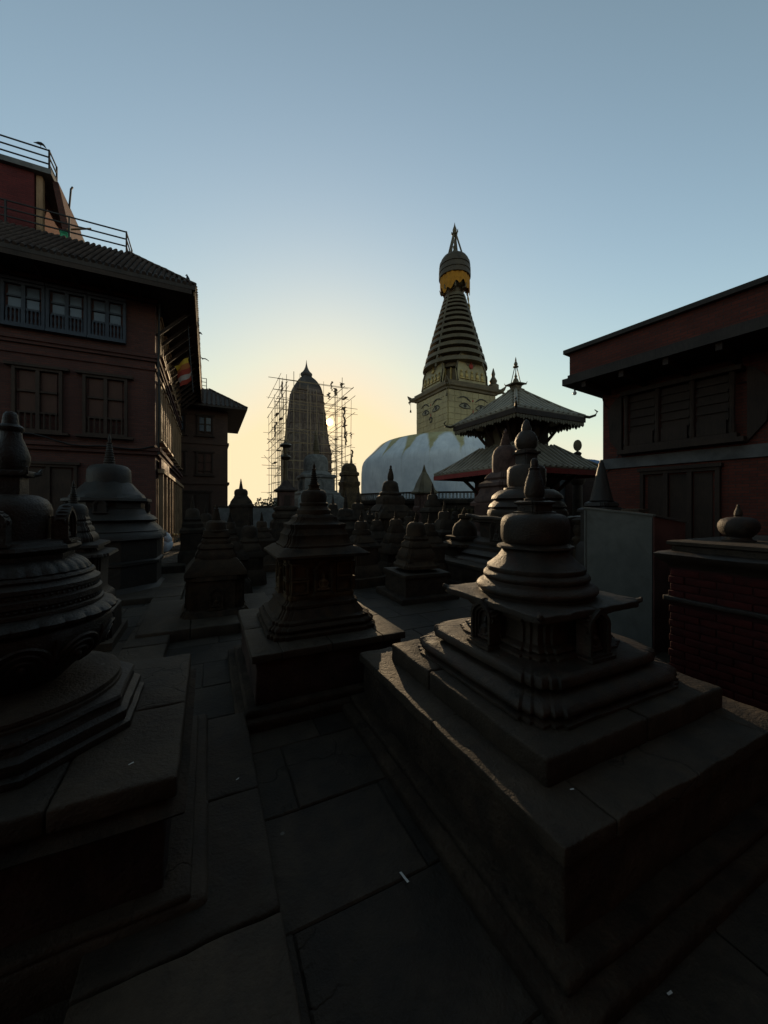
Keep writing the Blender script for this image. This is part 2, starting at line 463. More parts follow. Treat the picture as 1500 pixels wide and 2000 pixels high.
class MB:
    def __init__(self):
        self.v = []
        self.f = []
    def loft(self, plan, prof, center=(0, 0), cap=True, mod=None, rot=0.0):
        n = len(plan)
        b = len(self.v)
        c, s = math.cos(rot), math.sin(rot)
        for li, (r, z) in enumerate(prof):
            for i, (x, y) in enumerate(plan):
                k = 1.0 if mod is None else mod(li, i / n)
                xx, yy = x * r * k, y * r * k
                self.v.append((center[0] + c * xx - s * yy, center[1] + s * xx + c * yy, z))
        for li in range(len(prof) - 1):
            for i in range(n):
                j = (i + 1) % n
                self.f.append((b + li * n + i, b + li * n + j, b + (li + 1) * n + j, b + (li + 1) * n + i))
        if cap:
            self.f.append(tuple(b + i for i in reversed(range(n))))
            e = b + (len(prof) - 1) * n
            self.f.append(tuple(e + i for i in range(n)))
        return self
    def box(self, x0, x1, y0, y1, z0, z1):
        b = len(self.v)
        self.v += [(x0, y0, z0), (x1, y0, z0), (x1, y1, z0), (x0, y1, z0), (x0, y0, z1), (x1, y0, z1), (x1, y1, z1), (x0, y1, z1)]
        self.f += [(b, b + 3, b + 2, b + 1), (b + 4, b + 5, b + 6, b + 7), (b, b + 1, b + 5, b + 4), (b + 1, b + 2, b + 6, b + 5), (b + 2, b + 3, b + 7, b + 6), (b + 3, b, b + 4, b + 7)]
        return self
    def rbox(self, x0, x1, y0, y1, z0, z1, r=0.01, seg=0.06):
        """gridded box with rounded edges, ready for weathering"""
        c = ((x0 + x1) / 2, (y0 + y1) / 2, (z0 + z1) / 2)
        h = ((x1 - x0) / 2, (y1 - y0) / 2, (z1 - z0) / 2)
        r = min(r, min(h) * 0.9)
        cs = []
        for a in range(3):
            m = max(1, int(round((2 * h[a] - 2 * r) / seg)))
            cs.append([-h[a], -h[a] + r * 0.4] + [-h[a] + r + (2 * h[a] - 2 * r) * i / m for i in range(m + 1)] + [h[a] - r * 0.4, h[a]])
        idx = {}
        def vid(i, j, k):
            key = (i, j, k)
            if key not in idx:
                p = (cs[0][i], cs[1][j], cs[2][k])
                q = [max(-(h[a] - r), min(h[a] - r, p[a])) for a in range(3)]
                d = Vector((p[0] - q[0], p[1] - q[1], p[2] - q[2]))
                if d.length > 1e-9:
                    d = d.normalized() * r
                idx[key] = len(self.v)
                self.v.append((c[0] + q[0] + d.x, c[1] + q[1] + d.y, c[2] + q[2] + d.z))
            return idx[key]
        L = [len(cs[a]) - 1 for a in range(3)]
        for i in range(L[0]):
            for j in range(L[1]):
                self.f.append((vid(i, j, 0), vid(i, j + 1, 0), vid(i + 1, j + 1, 0), vid(i + 1, j, 0)))
                self.f.append((vid(i, j, L[2]), vid(i + 1, j, L[2]), vid(i + 1, j + 1, L[2]), vid(i, j + 1, L[2])))
        for i in range(L[0]):
            for k in range(L[2]):
                self.f.append((vid(i, 0, k), vid(i + 1, 0, k), vid(i + 1, 0, k + 1), vid(i, 0, k + 1)))
                self.f.append((vid(i, L[1], k), vid(i, L[1], k + 1), vid(i + 1, L[1], k + 1), vid(i + 1, L[1], k)))
        for j in range(L[1]):
            for k in range(L[2]):
                self.f.append((vid(0, j, k), vid(0, j, k + 1), vid(0, j + 1, k + 1), vid(0, j + 1, k)))
                self.f.append((vid(L[0], j, k), vid(L[0], j + 1, k), vid(L[0], j + 1, k + 1), vid(L[0], j, k + 1)))
        return self
    def tube(self, path, rad, n=8, cap=True):
        path = [Vector(p) for p in path]
        rr = rad if hasattr(rad, '__len__') else [rad] * len(path)
        b = len(self.v)
        up = Vector((0, 0, 1))
        for i, p in enumerate(path):
            t = (path[min(i + 1, len(path) - 1)] - path[max(i - 1, 0)]).normalized()
            u = t.cross(up)
            if u.length < 1e-3:
                u = t.cross(Vector((1, 0, 0)))
            u.normalize()
            w = u.cross(t)
            for j in range(n):
                a = 2 * math.pi * j / n
                q = p + (u * math.cos(a) + w * math.sin(a)) * rr[i]
                self.v.append(tuple(q))
        for i in range(len(path) - 1):
            for j in range(n):
                k = (j + 1) % n
                self.f.append((b + i * n + j, b + i * n + k, b + (i + 1) * n + k, b + (i + 1) * n + j))
        if cap:
            self.f.append(tuple(b + j for j in reversed(range(n))))
            e = b + (len(path) - 1) * n
            self.f.append(tuple(e + j for j in range(n)))
        return self
    def bar(self, a, b_, w, h):
        """straight bar with a rectangular section"""
        a, b_ = Vector(a), Vector(b_)
        t = (b_ - a).normalized()
        u = t.cross(Vector((0, 0, 1)))
        if u.length < 1e-3:
            u = Vector((1, 0, 0))
        u.normalize()
        v = u.cross(t)
        b = len(self.v)
        for p in (a, b_):
            for su, sv in ((-1, -1), (1, -1), (1, 1), (-1, 1)):
                self.v.append(tuple(p + u * su * w / 2 + v * sv * h / 2))
        self.f += [(b, b + 1, b + 2, b + 3), (b + 7, b + 6, b + 5, b + 4)]
        for j in range(4):
            k = (j + 1) % 4
            self.f.append((b + j, b + 4 + j, b + 4 + k, b + k))
        return self
    def ell(self, c, r, n=12, m=8):
        pr = []
        for i in range(m + 1):
            a = -math.pi / 2 + math.pi * i / m
            pr.append((max(0.02, math.cos(a)), math.sin(a)))
        b = len(self.v)
        self.loft(circ(n), pr)
        for i in range(b, len(self.v)):
            x, y, z = self.v[i]
            self.v[i] = (c[0] + x * r[0], c[1] + y * r[1], c[2] + z * r[2])
        return self
    def prism(self, pts, y0, y1):
        """polygon in the xz plane extruded along y"""
        b = len(self.v)
        n = len(pts)
        for y in (y0, y1):
            for x, z in pts:
                self.v.append((x, y, z))
        self.f.append(tuple(b + i for i in range(n)))
        self.f.append(tuple(b + n + i for i in reversed(range(n))))
        for i in range(n):
            j = (i + 1) % n
            self.f.append((b + i, b + n + i, b + n + j, b + j))
        return self
    def xf(self, mat, start=0):
        for i in range(start, len(self.v)):
            self.v[i] = tuple(mat @ Vector(self.v[i]))
        return self
    def weather(self, amp, scale=7.0, seed=0.0):
        for i, p in enumerate(self.v):
            q = Vector(p) * scale + Vector((seed, seed * 1.7, seed * 0.3))
            d = mnoise.noise_vector(q) * amp + mnoise.noise_vector(q * 3.1) * amp * 0.45
            self.v[i] = (p[0] + d.x, p[1] + d.y, p[2] + d.z)
        return self
    def mesh(self, name, smooth=40):
        me = bpy.data.meshes.new(name)
        me.from_pydata(self.v, [], self.f)
        me.validate()
        if smooth:
            me.polygons.foreach_set('use_smooth', [True] * len(me.polygons))
            me.set_sharp_from_angle(angle=R(smooth))
        me.update()
        return me
    def build(self, name, mat, parent=None, smooth=40, loc=None, rz=0.0):
        me = self.mesh(name, smooth)
        me.materials.append(M[mat] if isinstance(mat, str) else mat)
        o = bpy.data.objects.new(name, me)
        COL.objects.link(o)
        if parent is not None:
            o.parent = parent
        if loc is not None:
            o.location = loc
        o.rotation_euler = (0, 0, rz)
        return o

def inst(name, me, parent=None, loc=(0, 0, 0), rot=(0, 0, 0), scale=(1, 1, 1)):
    o = bpy.data.objects.new(name, me)
    COL.objects.link(o)
    o.location = loc
    o.rotation_euler = rot
    o.scale = scale
    if parent is not None:
        o.parent = parent
    return o

def tag(o, label, cat, group=None):
    o['label'] = label
    o['category'] = cat
    if group:
        o['group'] = group
    return o
def thing(name, label, cat, loc=(0, 0, 0), rz=0.0, group=None):
    o = bpy.data.objects.new(name, None)
    COL.objects.link(o)
    o.empty_display_size = 0.3
    o.location = loc
    o.rotation_euler = (0, 0, rz)
    return tag(o, label, cat, group)
def struct(o):
    o['kind'] = 'structure'
    return o

def bulge(r, z0, z1, amt, n=6):
    """profile of a rounded (torus) moulding"""
    return [(r + amt * math.sin(math.pi * i / n), z0 + (z1 - z0) * i / n) for i in range(n + 1)]
def curve(p0, p1, n, pw=1.0, bow=0.0):
    out = []
    for i in range(n + 1):
        t = i / n
        out.append((p0[0] + (p1[0] - p0[0]) * (t ** pw) + bow * math.sin(math.pi * t), p0[1] + (p1[1] - p0[1]) * t))
    return out

# ================================================================== THE GROUND
PLINTHS = []     # (centre, half e1, half e2) of everything that stands on the paving
def local(p, c):
    d = Vector((p[0] - c[0], p[1] - c[1], 0))
    return d.dot(E1), d.dot(E2)

g = MB()
S_ = 2200.0
g.v = [(-S_, -S_, -0.012), (S_, -S_, -0.012), (S_, S_, -0.012), (-S_, S_, -0.012)]
g.f = [(0, 1, 2, 3)]
ground = struct(g.build('ground', 'dirt', smooth=0))

def slab_mesh(w, l, seed, t=0.05):
    """one worn paving stone: uneven outline, rounded rim"""
    rn = random.Random(seed)
    m = MB()
    base = []
    for a, b in ((-1, -1), (0, -1), (1, -1), (1, 0), (1, 1), (0, 1), (-1, 1), (-1, 0)):
        base.append((a * w / 2 + rn.uniform(-.004, .004), b * l / 2 + rn.uniform(-.004, .004)))
    n = 8
    for ins, z in ((0.0, -t), (0.0, -0.006), (0.006, 0.0)):
        for x, y in base:
            k = math.hypot(x, y)
            m.v.append((x - x / k * ins * 1.3, y - y / k * ins * 1.3, z + (rn.uniform(-.0015, .0015) if z == 0 else 0)))
    for lv in range(2):
        for i in range(n):
            j = (i + 1) % n
            m.f.append((lv * n + i, lv * n + j, (lv + 1) * n + j, (lv + 1) * n + i))
    m.f.append(tuple(2 * n + i for i in range(n)))
    return m

# ================================================================== VOTIVE CHAITYAS
CH = 'stone chaityas crowded in the courtyard'
SQ6, SQ1 = square(10), square(1)
RD3 = redent(2, 0.10, 3)
RD1 = redent(2, 0.10, 1)
OC = octa(3)
C96, C48, C24, C16 = circ(96), circ(48), circ(24), circ(16)

def figure_mesh(h):
    """seated stone figure: crossed legs, torso, arms in the lap, head with top knot"""
    m = MB()
    m.ell((0, 0, .10 * h), (.36 * h, .20 * h, .11 * h), 20, 10)
    m.ell((-.24 * h, -.06 * h, .10 * h), (.16 * h, .13 * h, .09 * h), 14, 8)
    m.ell((.24 * h, -.06 * h, .10 * h), (.16 * h, .13 * h, .09 * h), 14, 8)
    m.loft(circ(16), [(.13 * h, .1 * h), (.15 * h, .25 * h), (.18 * h, .45 * h), (.20 * h, .54 * h), (.12 * h, .62 * h), (.06 * h, .68 * h)])
    for s in (-1, 1):
        m.tube([(s * .19 * h, 0, .56 * h), (s * .25 * h, -.03 * h, .38 * h), (s * .20 * h, -.12 * h, .24 * h), (s * .04 * h, -.18 * h, .19 * h)], [.065 * h, .058 * h, .05 * h, .04 * h], 8)
    m.ell((0, -.01 * h, .76 * h), (.095 * h, .10 * h, .125 * h), 14, 10)
    m.ell((0, .01 * h, .90 * h), (.055 * h, .055 * h, .06 * h), 10, 6)
    return m

def arch_band(m, w, h, t, d0, d1, n=22, ogee=0.12):
    """horseshoe band in the xz plane: outer half width w, height h, band t, from y=-d1 to y=-d0"""
    outer, inner = [], []
    hs = h - w
    for i in range(n + 1):
        u = i / n
        if u < 0.25:
            q = u / 0.25
            o_, i_ = (-w, hs * q), (-(w - t), hs * q)
        elif u > 0.75:
            q = (1 - u) / 0.25
            o_, i_ = (w, hs * q), (w - t, hs * q)
        else:
            a = math.pi * (1 - (u - 0.25) / 0.5)
            pk = ogee * w * max(0, 1 - abs(a - math.pi / 2) / 0.45)
            o_ = (w * 1.04 * math.cos(a), hs + w * math.sin(a) + pk)
            i_ = ((w - t) * math.cos(a), hs + (w - t) * math.sin(a) + pk * .5)
        outer.append(o_)
        inner.append(i_)
    b = len(m.v)
    for y in (-d1, -d0):
        for p in outer + inner:
            m.v.append((p[0], y, p[1]))
    k = n + 1
    for i in range(n):
        m.f.append((b + i, b + i + 1, b + k + i + 1, b + k + i))
        m.f.append((b + i, b + 2 * k + i, b + 2 * k + i + 1, b + i + 1))
        m.f.append((b + k + i, b + k + i + 1, b + 3 * k + i + 1, b + 3 * k + i))
    return m

FIG = {}
def niche(parent, dist, z0, w, h, side, mat='stone_niche', fig=True, depth=0.06, figmat=None):
    """arched niche with a seated figure on face number `side` (0 = -y, then anticlockwise)"""
    m = MB()
    m.box(-w * .86, w * .86, -depth * .35, 0.012, 0, h - w * .5)
    arch_band(m, w, h, w * .2, 0.0, depth, ogee=.22)
    arch_band(m, w * .80, h * .90, w * .14, 0.0, depth * .8)
    arch_band(m, w * .66, h * .83, w * .10, 0.0, depth * .6)
    m.box(-w * 1.15, w * 1.15, -depth * 1.25, 0.01, -h * .07, 0.0)
    m.box(-w * 1.0, w * 1.0, -depth * 1.1, 0.01, 0.0, h * .05)
    for s in (-1, 1):
        m.loft(circ(8), [(w * .11, h * .05), (w * .13, h * .1), (w * .08, h * .2), (w * .08, h * .46), (w * .13, h * .52), (w * .13, h * .58)], center=(s * w * .88, -depth * .9))
        # scrolls at the springing of the arch
        m.tube([(s * w * (1.02 + .10 * math.cos(a)), -depth * .8, h * .62 + w * .13 * math.sin(a)) for a in [i * .8 for i in range(9)]], w * .055, 6)
    # flame points round the arch
    for i in range(9):
        a = math.pi * (0.08 + 0.84 * i / 8)
        cx, cz = w * 1.04 * math.cos(a), (h - w) + w * math.sin(a)
        m.ell((cx, -depth * .5, cz), (w * .11, depth * .4, w * .11), 8, 5)
    m.ell((0, -depth * .55, h + w * .12), (w * .13, depth * .45, w * .2), 8, 6)
    mt = Matrix.Rotation(math.pi / 2 * side, 4, 'Z') @ Matrix.Translation((0, -dist, z0))
    m.xf(mt)
    o = m.build('niche', mat, parent)
    if fig:
        key = round(h, 3)
        if key not in FIG:
            fm = figure_mesh(h * .62)
            FIG[key] = fm.mesh('seated_figure', 180)
            FIG[key].materials.append(M[figmat or mat])
        f = inst('seated_figure', FIG[key], o, (0, 0, 0))
        f.matrix_local = Matrix.Rotation(math.pi / 2 * side, 4, 'Z') @ Matrix.Translation((0, -dist - depth * .45, z0 + h * .06))
        md = f.modifiers.new('fuse', 'REMESH')
        md.mode = 'VOXEL'
        md.voxel_size = h * .012
        md.use_smooth_shade = True
    return o

def vase_prof(z0, z1, r):
    """finial like a stacked vase and bud"""
    H = z1 - z0
    p = [(.95, 0), (1.02, .03), (1.02, .07), (.80, .09), (.92, .13), (1.0, .21), (.98, .32), (.88, .45), (.72, .56), (.57, .66), (.48, .72), (.53, .735), (.53, .77), (.36, .79), (.35, .88), (.33, .95), (.2, .99), (.04, 1)]
    return [(a * r, z0 + b * H) for a, b in p]
def cone_prof(z0, z1, r, n=9):
    """stepped cone of rings with a bud on top"""
    H = z1 - z0
    p = []
    for i in range(n):
        k = 1 - 0.62 * i / n
        a, b = i / n * .66, (i + 1) / n * .66
        p += [(r * k * .86, z0 + a * H), (r * k, z0 + (a + (b - a) * .3) * H), (r * k, z0 + (a + (b - a) * .75) * H), (r * k * .86, z0 + (b - .002) * H)]
    p += [(r * .48, z0 + .68 * H), (r * .50, z0 + .71 * H), (r * .22, z0 + .73 * H), (r * .30, z0 + .80 * H), (r * .26, z0 + .86 * H), (r * .12, z0 + .93 * H), (r * .02, z0 + H)]
    return p

def coping_ring(parent, hx, hy, z0, z1, inner, mat='coping', nx=3, ny=3, seed=1, amp=.004):
    """flat slabs laid round the top of a plinth, with open joints"""
    rn = random.Random(seed)
    w = inner
    gap = 0.002
    runs = []
    def cuts(a, b, n):
        ps = [a]
        for i in range(1, n):
            ps.append(a + (b - a) * (i + rn.uniform(-.22, .22)) / n)
        ps.append(b)
        return ps
    for s in (-1, 1):
        ps = cuts(-hy, hy, ny)
        for a, b in zip(ps, ps[1:]):
            x0, x1 = sorted((s * hx, s * w))
            runs.append((x0, x1, a + gap, b - gap))
        ps = cuts(-w, w, nx)
        for a, b in zip(ps, ps[1:]):
            y0, y1 = sorted((s * hy, s * w))
            runs.append((a + gap, b - gap, y0, y1))
    for i, (x0, x1, y0, y1) in enumerate(runs):
        dz = rn.uniform(-.0015, .0015)
        m = MB().rbox(x0, x1, y0, y1, z0, z1 + dz, .008, .07).weather(amp, 9, seed + i * 3.3)
        m.build('coping_slab', mat, parent, 50)

def chaitya(px, Y, rows, label, mats='stone_far', base_z=0.0, rz=GA, name='votive_chaitya', plinth=None, spire=('cone', None), X=None):
    """a chaitya from its outline: rows of (part, plan, [(half width px, y px), ...]) at depth Y"""
    x = sx(px) * Y if X is None else X
    t = thing(name, label, 'chaitya', (x, Y, base_z), rz, CH)
    rl = random.Random(int(px * 7))
    t.rotation_euler = (rl.uniform(-.014, .014), rl.uniform(-.014, .014), rz + rl.uniform(-.05, .05))
    k = Y / FPX
    for r in rows:
        part, plan, pts = r[0], r[1], r[2]
        mt = r[3] if len(r) > 3 else mats
        e = extent(plan, rz)
        if part == 'finial' and len(pts) == 2:
            (hw, y0), (_, y1) = pts
            z0, z1 = zz(y0, Y) - base_z, zz(y1, Y) - base_z
            fn = vase_prof if _ == 1 else cone_prof
            pr = fn(z0, z1, hw * k)
            MB().loft(plan, pr).build('finial', mt, t)
            continue
        pr = [(hw * k / e, zz(y, Y) - base_z) for hw, y in reversed(pts)]
        MB().loft(plan, pr).build(part, mt, t)
    if plinth:
        hx, hy, h = plinth[:3]
        MB().box(-hx, hx, -hy, hy, -.03, h).build('plinth', plinth[3] if len(plinth) > 3 else 'masonry', t)
        PLINTHS.append(((x, Y), hx, hy))
    return t

# ------------------------------------------------------------------ right foreground chaitya
def near_right():
    cx, cy = 1.0, 2.45
    t = thing('votive_chaitya', 'large dark chaitya on broad stepped square plinth, nearest on the right', 'chaitya', (cx, cy, 0), GA, CH)
    PLINTHS.append(((cx, cy), 1.02, 1.02))
    hx, hy = .88, .93
    MB().rbox(-hx - .13, hx + .13, -hy - .13, hy + .13, -.03, .055, .02, .09).weather(.008, 6, 2).build('base_step', 'masonry', t)
    MB().rbox(-hx - .06, hx + .06, -hy - .06, hy + .06, .05, .10, .018, .09).weather(.006, 7, 5).build('foot_moulding', 'masonry', t)
    MB().rbox(-hx + .025, hx - .025, -hy + .025, hy - .025, .09, .40, .012, .05).weather(.011, 8, 9).build('plinth', 'masonry', t)
    coping_ring(t, hx, hy, .385, .45, .60, seed=4, nx=1, ny=2, amp=.007)
    # the step slab, in four stones
    for i, (x0, x1, y0, y1) in enumerate(((-.71, -.012, -.71, .18), (-.71, -.05, .19, .71), (-.004, .71, -.71, .02), (-.042, .71, .03, .71))):
        MB().rbox(x0, x1, y0, y1, .44, .566 + .003 * (i % 2), .016, .06).weather(.006, 8, 20 + i * 4).build('step_slab', 'coping', t, 50)
    # mouldings with stepped corners
    pr = [(.596, .56), (.610, .568), (.610, .582), (.592, .588)] + bulge(.572, .590, .660, .032, 7) + [(.556, .663), (.548, .668), (.500, .671), (.472, .674), (.470, .692), (.506, .695), (.520, .699), (.524, .712), (.516, .738), (.505, .748), (.485, .752), (.42, .757), (.36, .762)]
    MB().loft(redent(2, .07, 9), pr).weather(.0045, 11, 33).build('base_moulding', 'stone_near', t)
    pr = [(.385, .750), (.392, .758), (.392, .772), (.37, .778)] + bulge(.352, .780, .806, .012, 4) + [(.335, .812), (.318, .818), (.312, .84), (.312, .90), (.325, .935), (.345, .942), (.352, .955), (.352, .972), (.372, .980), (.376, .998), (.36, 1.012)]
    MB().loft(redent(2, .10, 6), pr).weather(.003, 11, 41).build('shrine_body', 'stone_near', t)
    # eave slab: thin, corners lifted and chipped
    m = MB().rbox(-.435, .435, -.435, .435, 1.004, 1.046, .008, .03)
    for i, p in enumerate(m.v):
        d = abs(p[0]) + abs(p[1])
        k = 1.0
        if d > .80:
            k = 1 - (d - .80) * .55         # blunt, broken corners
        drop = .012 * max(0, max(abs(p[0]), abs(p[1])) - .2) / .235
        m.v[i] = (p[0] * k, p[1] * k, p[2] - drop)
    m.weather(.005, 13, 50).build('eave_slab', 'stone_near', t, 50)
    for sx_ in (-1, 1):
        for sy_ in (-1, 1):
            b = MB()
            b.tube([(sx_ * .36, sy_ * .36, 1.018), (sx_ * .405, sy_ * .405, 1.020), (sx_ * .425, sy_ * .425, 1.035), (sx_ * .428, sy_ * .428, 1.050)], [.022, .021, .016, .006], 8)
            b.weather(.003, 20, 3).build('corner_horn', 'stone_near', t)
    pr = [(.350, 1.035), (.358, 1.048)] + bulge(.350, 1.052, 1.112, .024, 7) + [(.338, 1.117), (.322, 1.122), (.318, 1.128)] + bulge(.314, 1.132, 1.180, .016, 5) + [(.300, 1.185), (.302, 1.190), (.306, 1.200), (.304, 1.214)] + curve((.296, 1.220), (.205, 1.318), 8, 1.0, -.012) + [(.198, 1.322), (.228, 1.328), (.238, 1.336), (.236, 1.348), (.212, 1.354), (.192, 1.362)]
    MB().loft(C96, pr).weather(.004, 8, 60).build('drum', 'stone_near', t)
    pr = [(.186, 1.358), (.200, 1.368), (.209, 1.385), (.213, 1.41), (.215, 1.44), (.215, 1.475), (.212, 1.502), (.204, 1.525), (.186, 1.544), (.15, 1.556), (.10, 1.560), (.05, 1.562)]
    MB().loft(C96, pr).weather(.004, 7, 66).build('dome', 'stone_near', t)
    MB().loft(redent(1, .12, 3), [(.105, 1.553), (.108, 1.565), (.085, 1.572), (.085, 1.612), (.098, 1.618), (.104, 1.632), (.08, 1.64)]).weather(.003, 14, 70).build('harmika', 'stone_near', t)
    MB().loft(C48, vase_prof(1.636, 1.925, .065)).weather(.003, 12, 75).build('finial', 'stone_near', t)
    for s in range(4):
        niche(t, .375, .772, .086, .242, s, 'stone_near', True, .085)
    return t
near_right()

# ------------------------------------------------------------------ left foreground chaitya
def near_left():
    cx, cy = -1.64, 1.62
    t = thing('votive_chaitya', 'dark round carved chaitya with lotus bowl at the left edge, nearest on the left', 'chaitya', (cx, cy, 0), GA, CH)
    PLINTHS.append(((cx, cy), .80, .74))
    hx, hy = .68, .625
    MB().rbox(-hx - .11, hx + .10, -hy - .02, hy + .10, -.03, .150, .03, .07).weather(.007, 7, 2).build('base_step', 'coping', t)
    MB().rbox(-hx - .04, hx + .045, -hy - .01, hy + .04, .145, .178, .015, .07).weather(.005, 7, 6).build('foot_moulding', 'coping', t)
    MB().rbox(-hx + .05, hx - .045, -hy + .05, hy - .05, .17, .50, .012, .05).weather(.009, 8, 8).build('plinth', 'masonry_red', t)
    pr = [(.93, .455), (.985, .468), (1.035, .484), (1.045, .495), (1.0, .505), (.95, .52), (.94, .54)]
    m = MB().loft(square(14), pr)
    m.xf(Matrix.Diagonal((hx, hy, 1, 1))).weather(.004, 8, 12).build('cornice_moulding', 'masonry', t)
    for i, (x0, x1, y0, y1) in enumerate(((-.68, -.25, -.625, .625), (-.245, .30, -.625, .02), (-.245, .30, .025, .625), (.305, .68, -.625, -.06), (.305, .68, -.055, .625))):
        MB().rbox(x0, x1, y0, y1, .535, .62 + .002 * (i % 3), .014, .06).weather(.004, 8, 21 + i * 3).build('coping_slab', 'coping', t, 50)
    # eight-sided foot
    pr = [(.462, .612), (.470, .622), (.470, .648), (.450, .658), (.455, .672), (.455, .70), (.43, .715), (.425, .74), (.432, .752), (.425, .765), (.36, .775)]
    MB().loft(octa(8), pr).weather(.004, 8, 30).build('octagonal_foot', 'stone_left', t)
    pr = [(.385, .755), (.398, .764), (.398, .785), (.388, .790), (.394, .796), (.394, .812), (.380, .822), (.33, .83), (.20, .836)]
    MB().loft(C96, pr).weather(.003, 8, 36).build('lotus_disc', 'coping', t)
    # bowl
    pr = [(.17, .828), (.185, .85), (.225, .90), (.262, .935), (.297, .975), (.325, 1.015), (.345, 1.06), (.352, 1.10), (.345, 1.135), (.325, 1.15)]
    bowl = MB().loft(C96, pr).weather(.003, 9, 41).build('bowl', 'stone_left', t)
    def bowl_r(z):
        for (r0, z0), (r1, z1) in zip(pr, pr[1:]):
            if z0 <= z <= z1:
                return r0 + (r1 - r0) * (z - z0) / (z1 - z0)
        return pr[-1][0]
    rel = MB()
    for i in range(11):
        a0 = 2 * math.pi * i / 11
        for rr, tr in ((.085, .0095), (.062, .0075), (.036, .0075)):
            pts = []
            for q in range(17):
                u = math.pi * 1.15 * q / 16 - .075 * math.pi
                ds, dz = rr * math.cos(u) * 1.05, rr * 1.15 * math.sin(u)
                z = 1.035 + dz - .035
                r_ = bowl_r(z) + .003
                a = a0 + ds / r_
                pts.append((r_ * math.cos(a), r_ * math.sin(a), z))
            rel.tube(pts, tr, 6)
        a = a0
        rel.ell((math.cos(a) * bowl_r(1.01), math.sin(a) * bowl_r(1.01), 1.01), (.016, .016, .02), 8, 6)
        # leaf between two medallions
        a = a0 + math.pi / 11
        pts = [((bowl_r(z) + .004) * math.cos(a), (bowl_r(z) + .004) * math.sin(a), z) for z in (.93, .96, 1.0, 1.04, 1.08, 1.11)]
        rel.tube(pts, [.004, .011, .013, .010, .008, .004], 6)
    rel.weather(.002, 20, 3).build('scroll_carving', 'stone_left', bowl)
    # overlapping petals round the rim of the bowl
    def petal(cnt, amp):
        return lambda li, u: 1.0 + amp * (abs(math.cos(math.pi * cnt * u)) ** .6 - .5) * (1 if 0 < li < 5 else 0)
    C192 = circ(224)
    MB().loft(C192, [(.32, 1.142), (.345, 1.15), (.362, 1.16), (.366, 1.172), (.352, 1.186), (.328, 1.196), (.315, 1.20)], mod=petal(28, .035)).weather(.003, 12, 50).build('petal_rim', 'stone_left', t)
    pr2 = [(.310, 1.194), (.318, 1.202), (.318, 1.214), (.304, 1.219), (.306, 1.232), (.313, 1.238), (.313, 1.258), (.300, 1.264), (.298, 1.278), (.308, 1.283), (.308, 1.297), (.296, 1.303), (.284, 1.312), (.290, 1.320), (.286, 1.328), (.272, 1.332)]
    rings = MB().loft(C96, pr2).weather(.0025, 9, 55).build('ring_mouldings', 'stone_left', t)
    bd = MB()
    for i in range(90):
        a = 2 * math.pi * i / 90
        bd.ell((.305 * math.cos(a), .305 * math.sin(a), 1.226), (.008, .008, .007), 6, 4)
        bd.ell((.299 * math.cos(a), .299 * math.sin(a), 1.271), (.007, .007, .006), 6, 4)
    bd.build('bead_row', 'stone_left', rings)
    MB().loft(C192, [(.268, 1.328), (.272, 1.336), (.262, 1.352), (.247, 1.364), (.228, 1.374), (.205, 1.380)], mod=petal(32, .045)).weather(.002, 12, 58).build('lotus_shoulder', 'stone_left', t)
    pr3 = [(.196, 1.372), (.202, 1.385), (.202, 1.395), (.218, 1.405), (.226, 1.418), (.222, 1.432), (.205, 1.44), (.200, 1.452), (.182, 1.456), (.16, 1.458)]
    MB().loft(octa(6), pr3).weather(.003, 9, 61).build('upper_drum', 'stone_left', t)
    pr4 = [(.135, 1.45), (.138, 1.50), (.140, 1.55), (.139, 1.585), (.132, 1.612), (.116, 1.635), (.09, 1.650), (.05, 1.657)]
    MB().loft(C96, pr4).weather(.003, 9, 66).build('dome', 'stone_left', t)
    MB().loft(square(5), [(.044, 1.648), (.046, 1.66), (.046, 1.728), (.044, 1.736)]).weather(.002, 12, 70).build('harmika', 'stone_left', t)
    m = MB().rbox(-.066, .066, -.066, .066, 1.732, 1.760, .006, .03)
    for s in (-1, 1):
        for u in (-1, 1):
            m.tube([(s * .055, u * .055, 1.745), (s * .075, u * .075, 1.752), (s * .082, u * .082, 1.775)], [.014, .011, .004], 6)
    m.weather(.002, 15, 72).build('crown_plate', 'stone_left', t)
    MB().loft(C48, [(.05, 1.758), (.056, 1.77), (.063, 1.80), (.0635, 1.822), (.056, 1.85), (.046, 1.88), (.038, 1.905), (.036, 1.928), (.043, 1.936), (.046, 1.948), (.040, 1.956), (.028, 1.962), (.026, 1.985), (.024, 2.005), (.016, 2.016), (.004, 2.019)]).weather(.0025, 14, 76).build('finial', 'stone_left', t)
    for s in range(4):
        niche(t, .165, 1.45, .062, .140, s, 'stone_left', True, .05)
    # the bowl hangs a little lower and fuller
    for c in list(t.children_recursive):
        if c.name.startswith('seated_figure'):
            continue
        for v in c.data.vertices:
            if .83 < v.co.z < 1.40:
                u = math.sin(math.pi * (v.co.z - .83) / .57)
                v.co.z -= .04 * u
                v.co.x *= 1 + .03 * u
                v.co.y *= 1 + .03 * u
    return t
near_left()

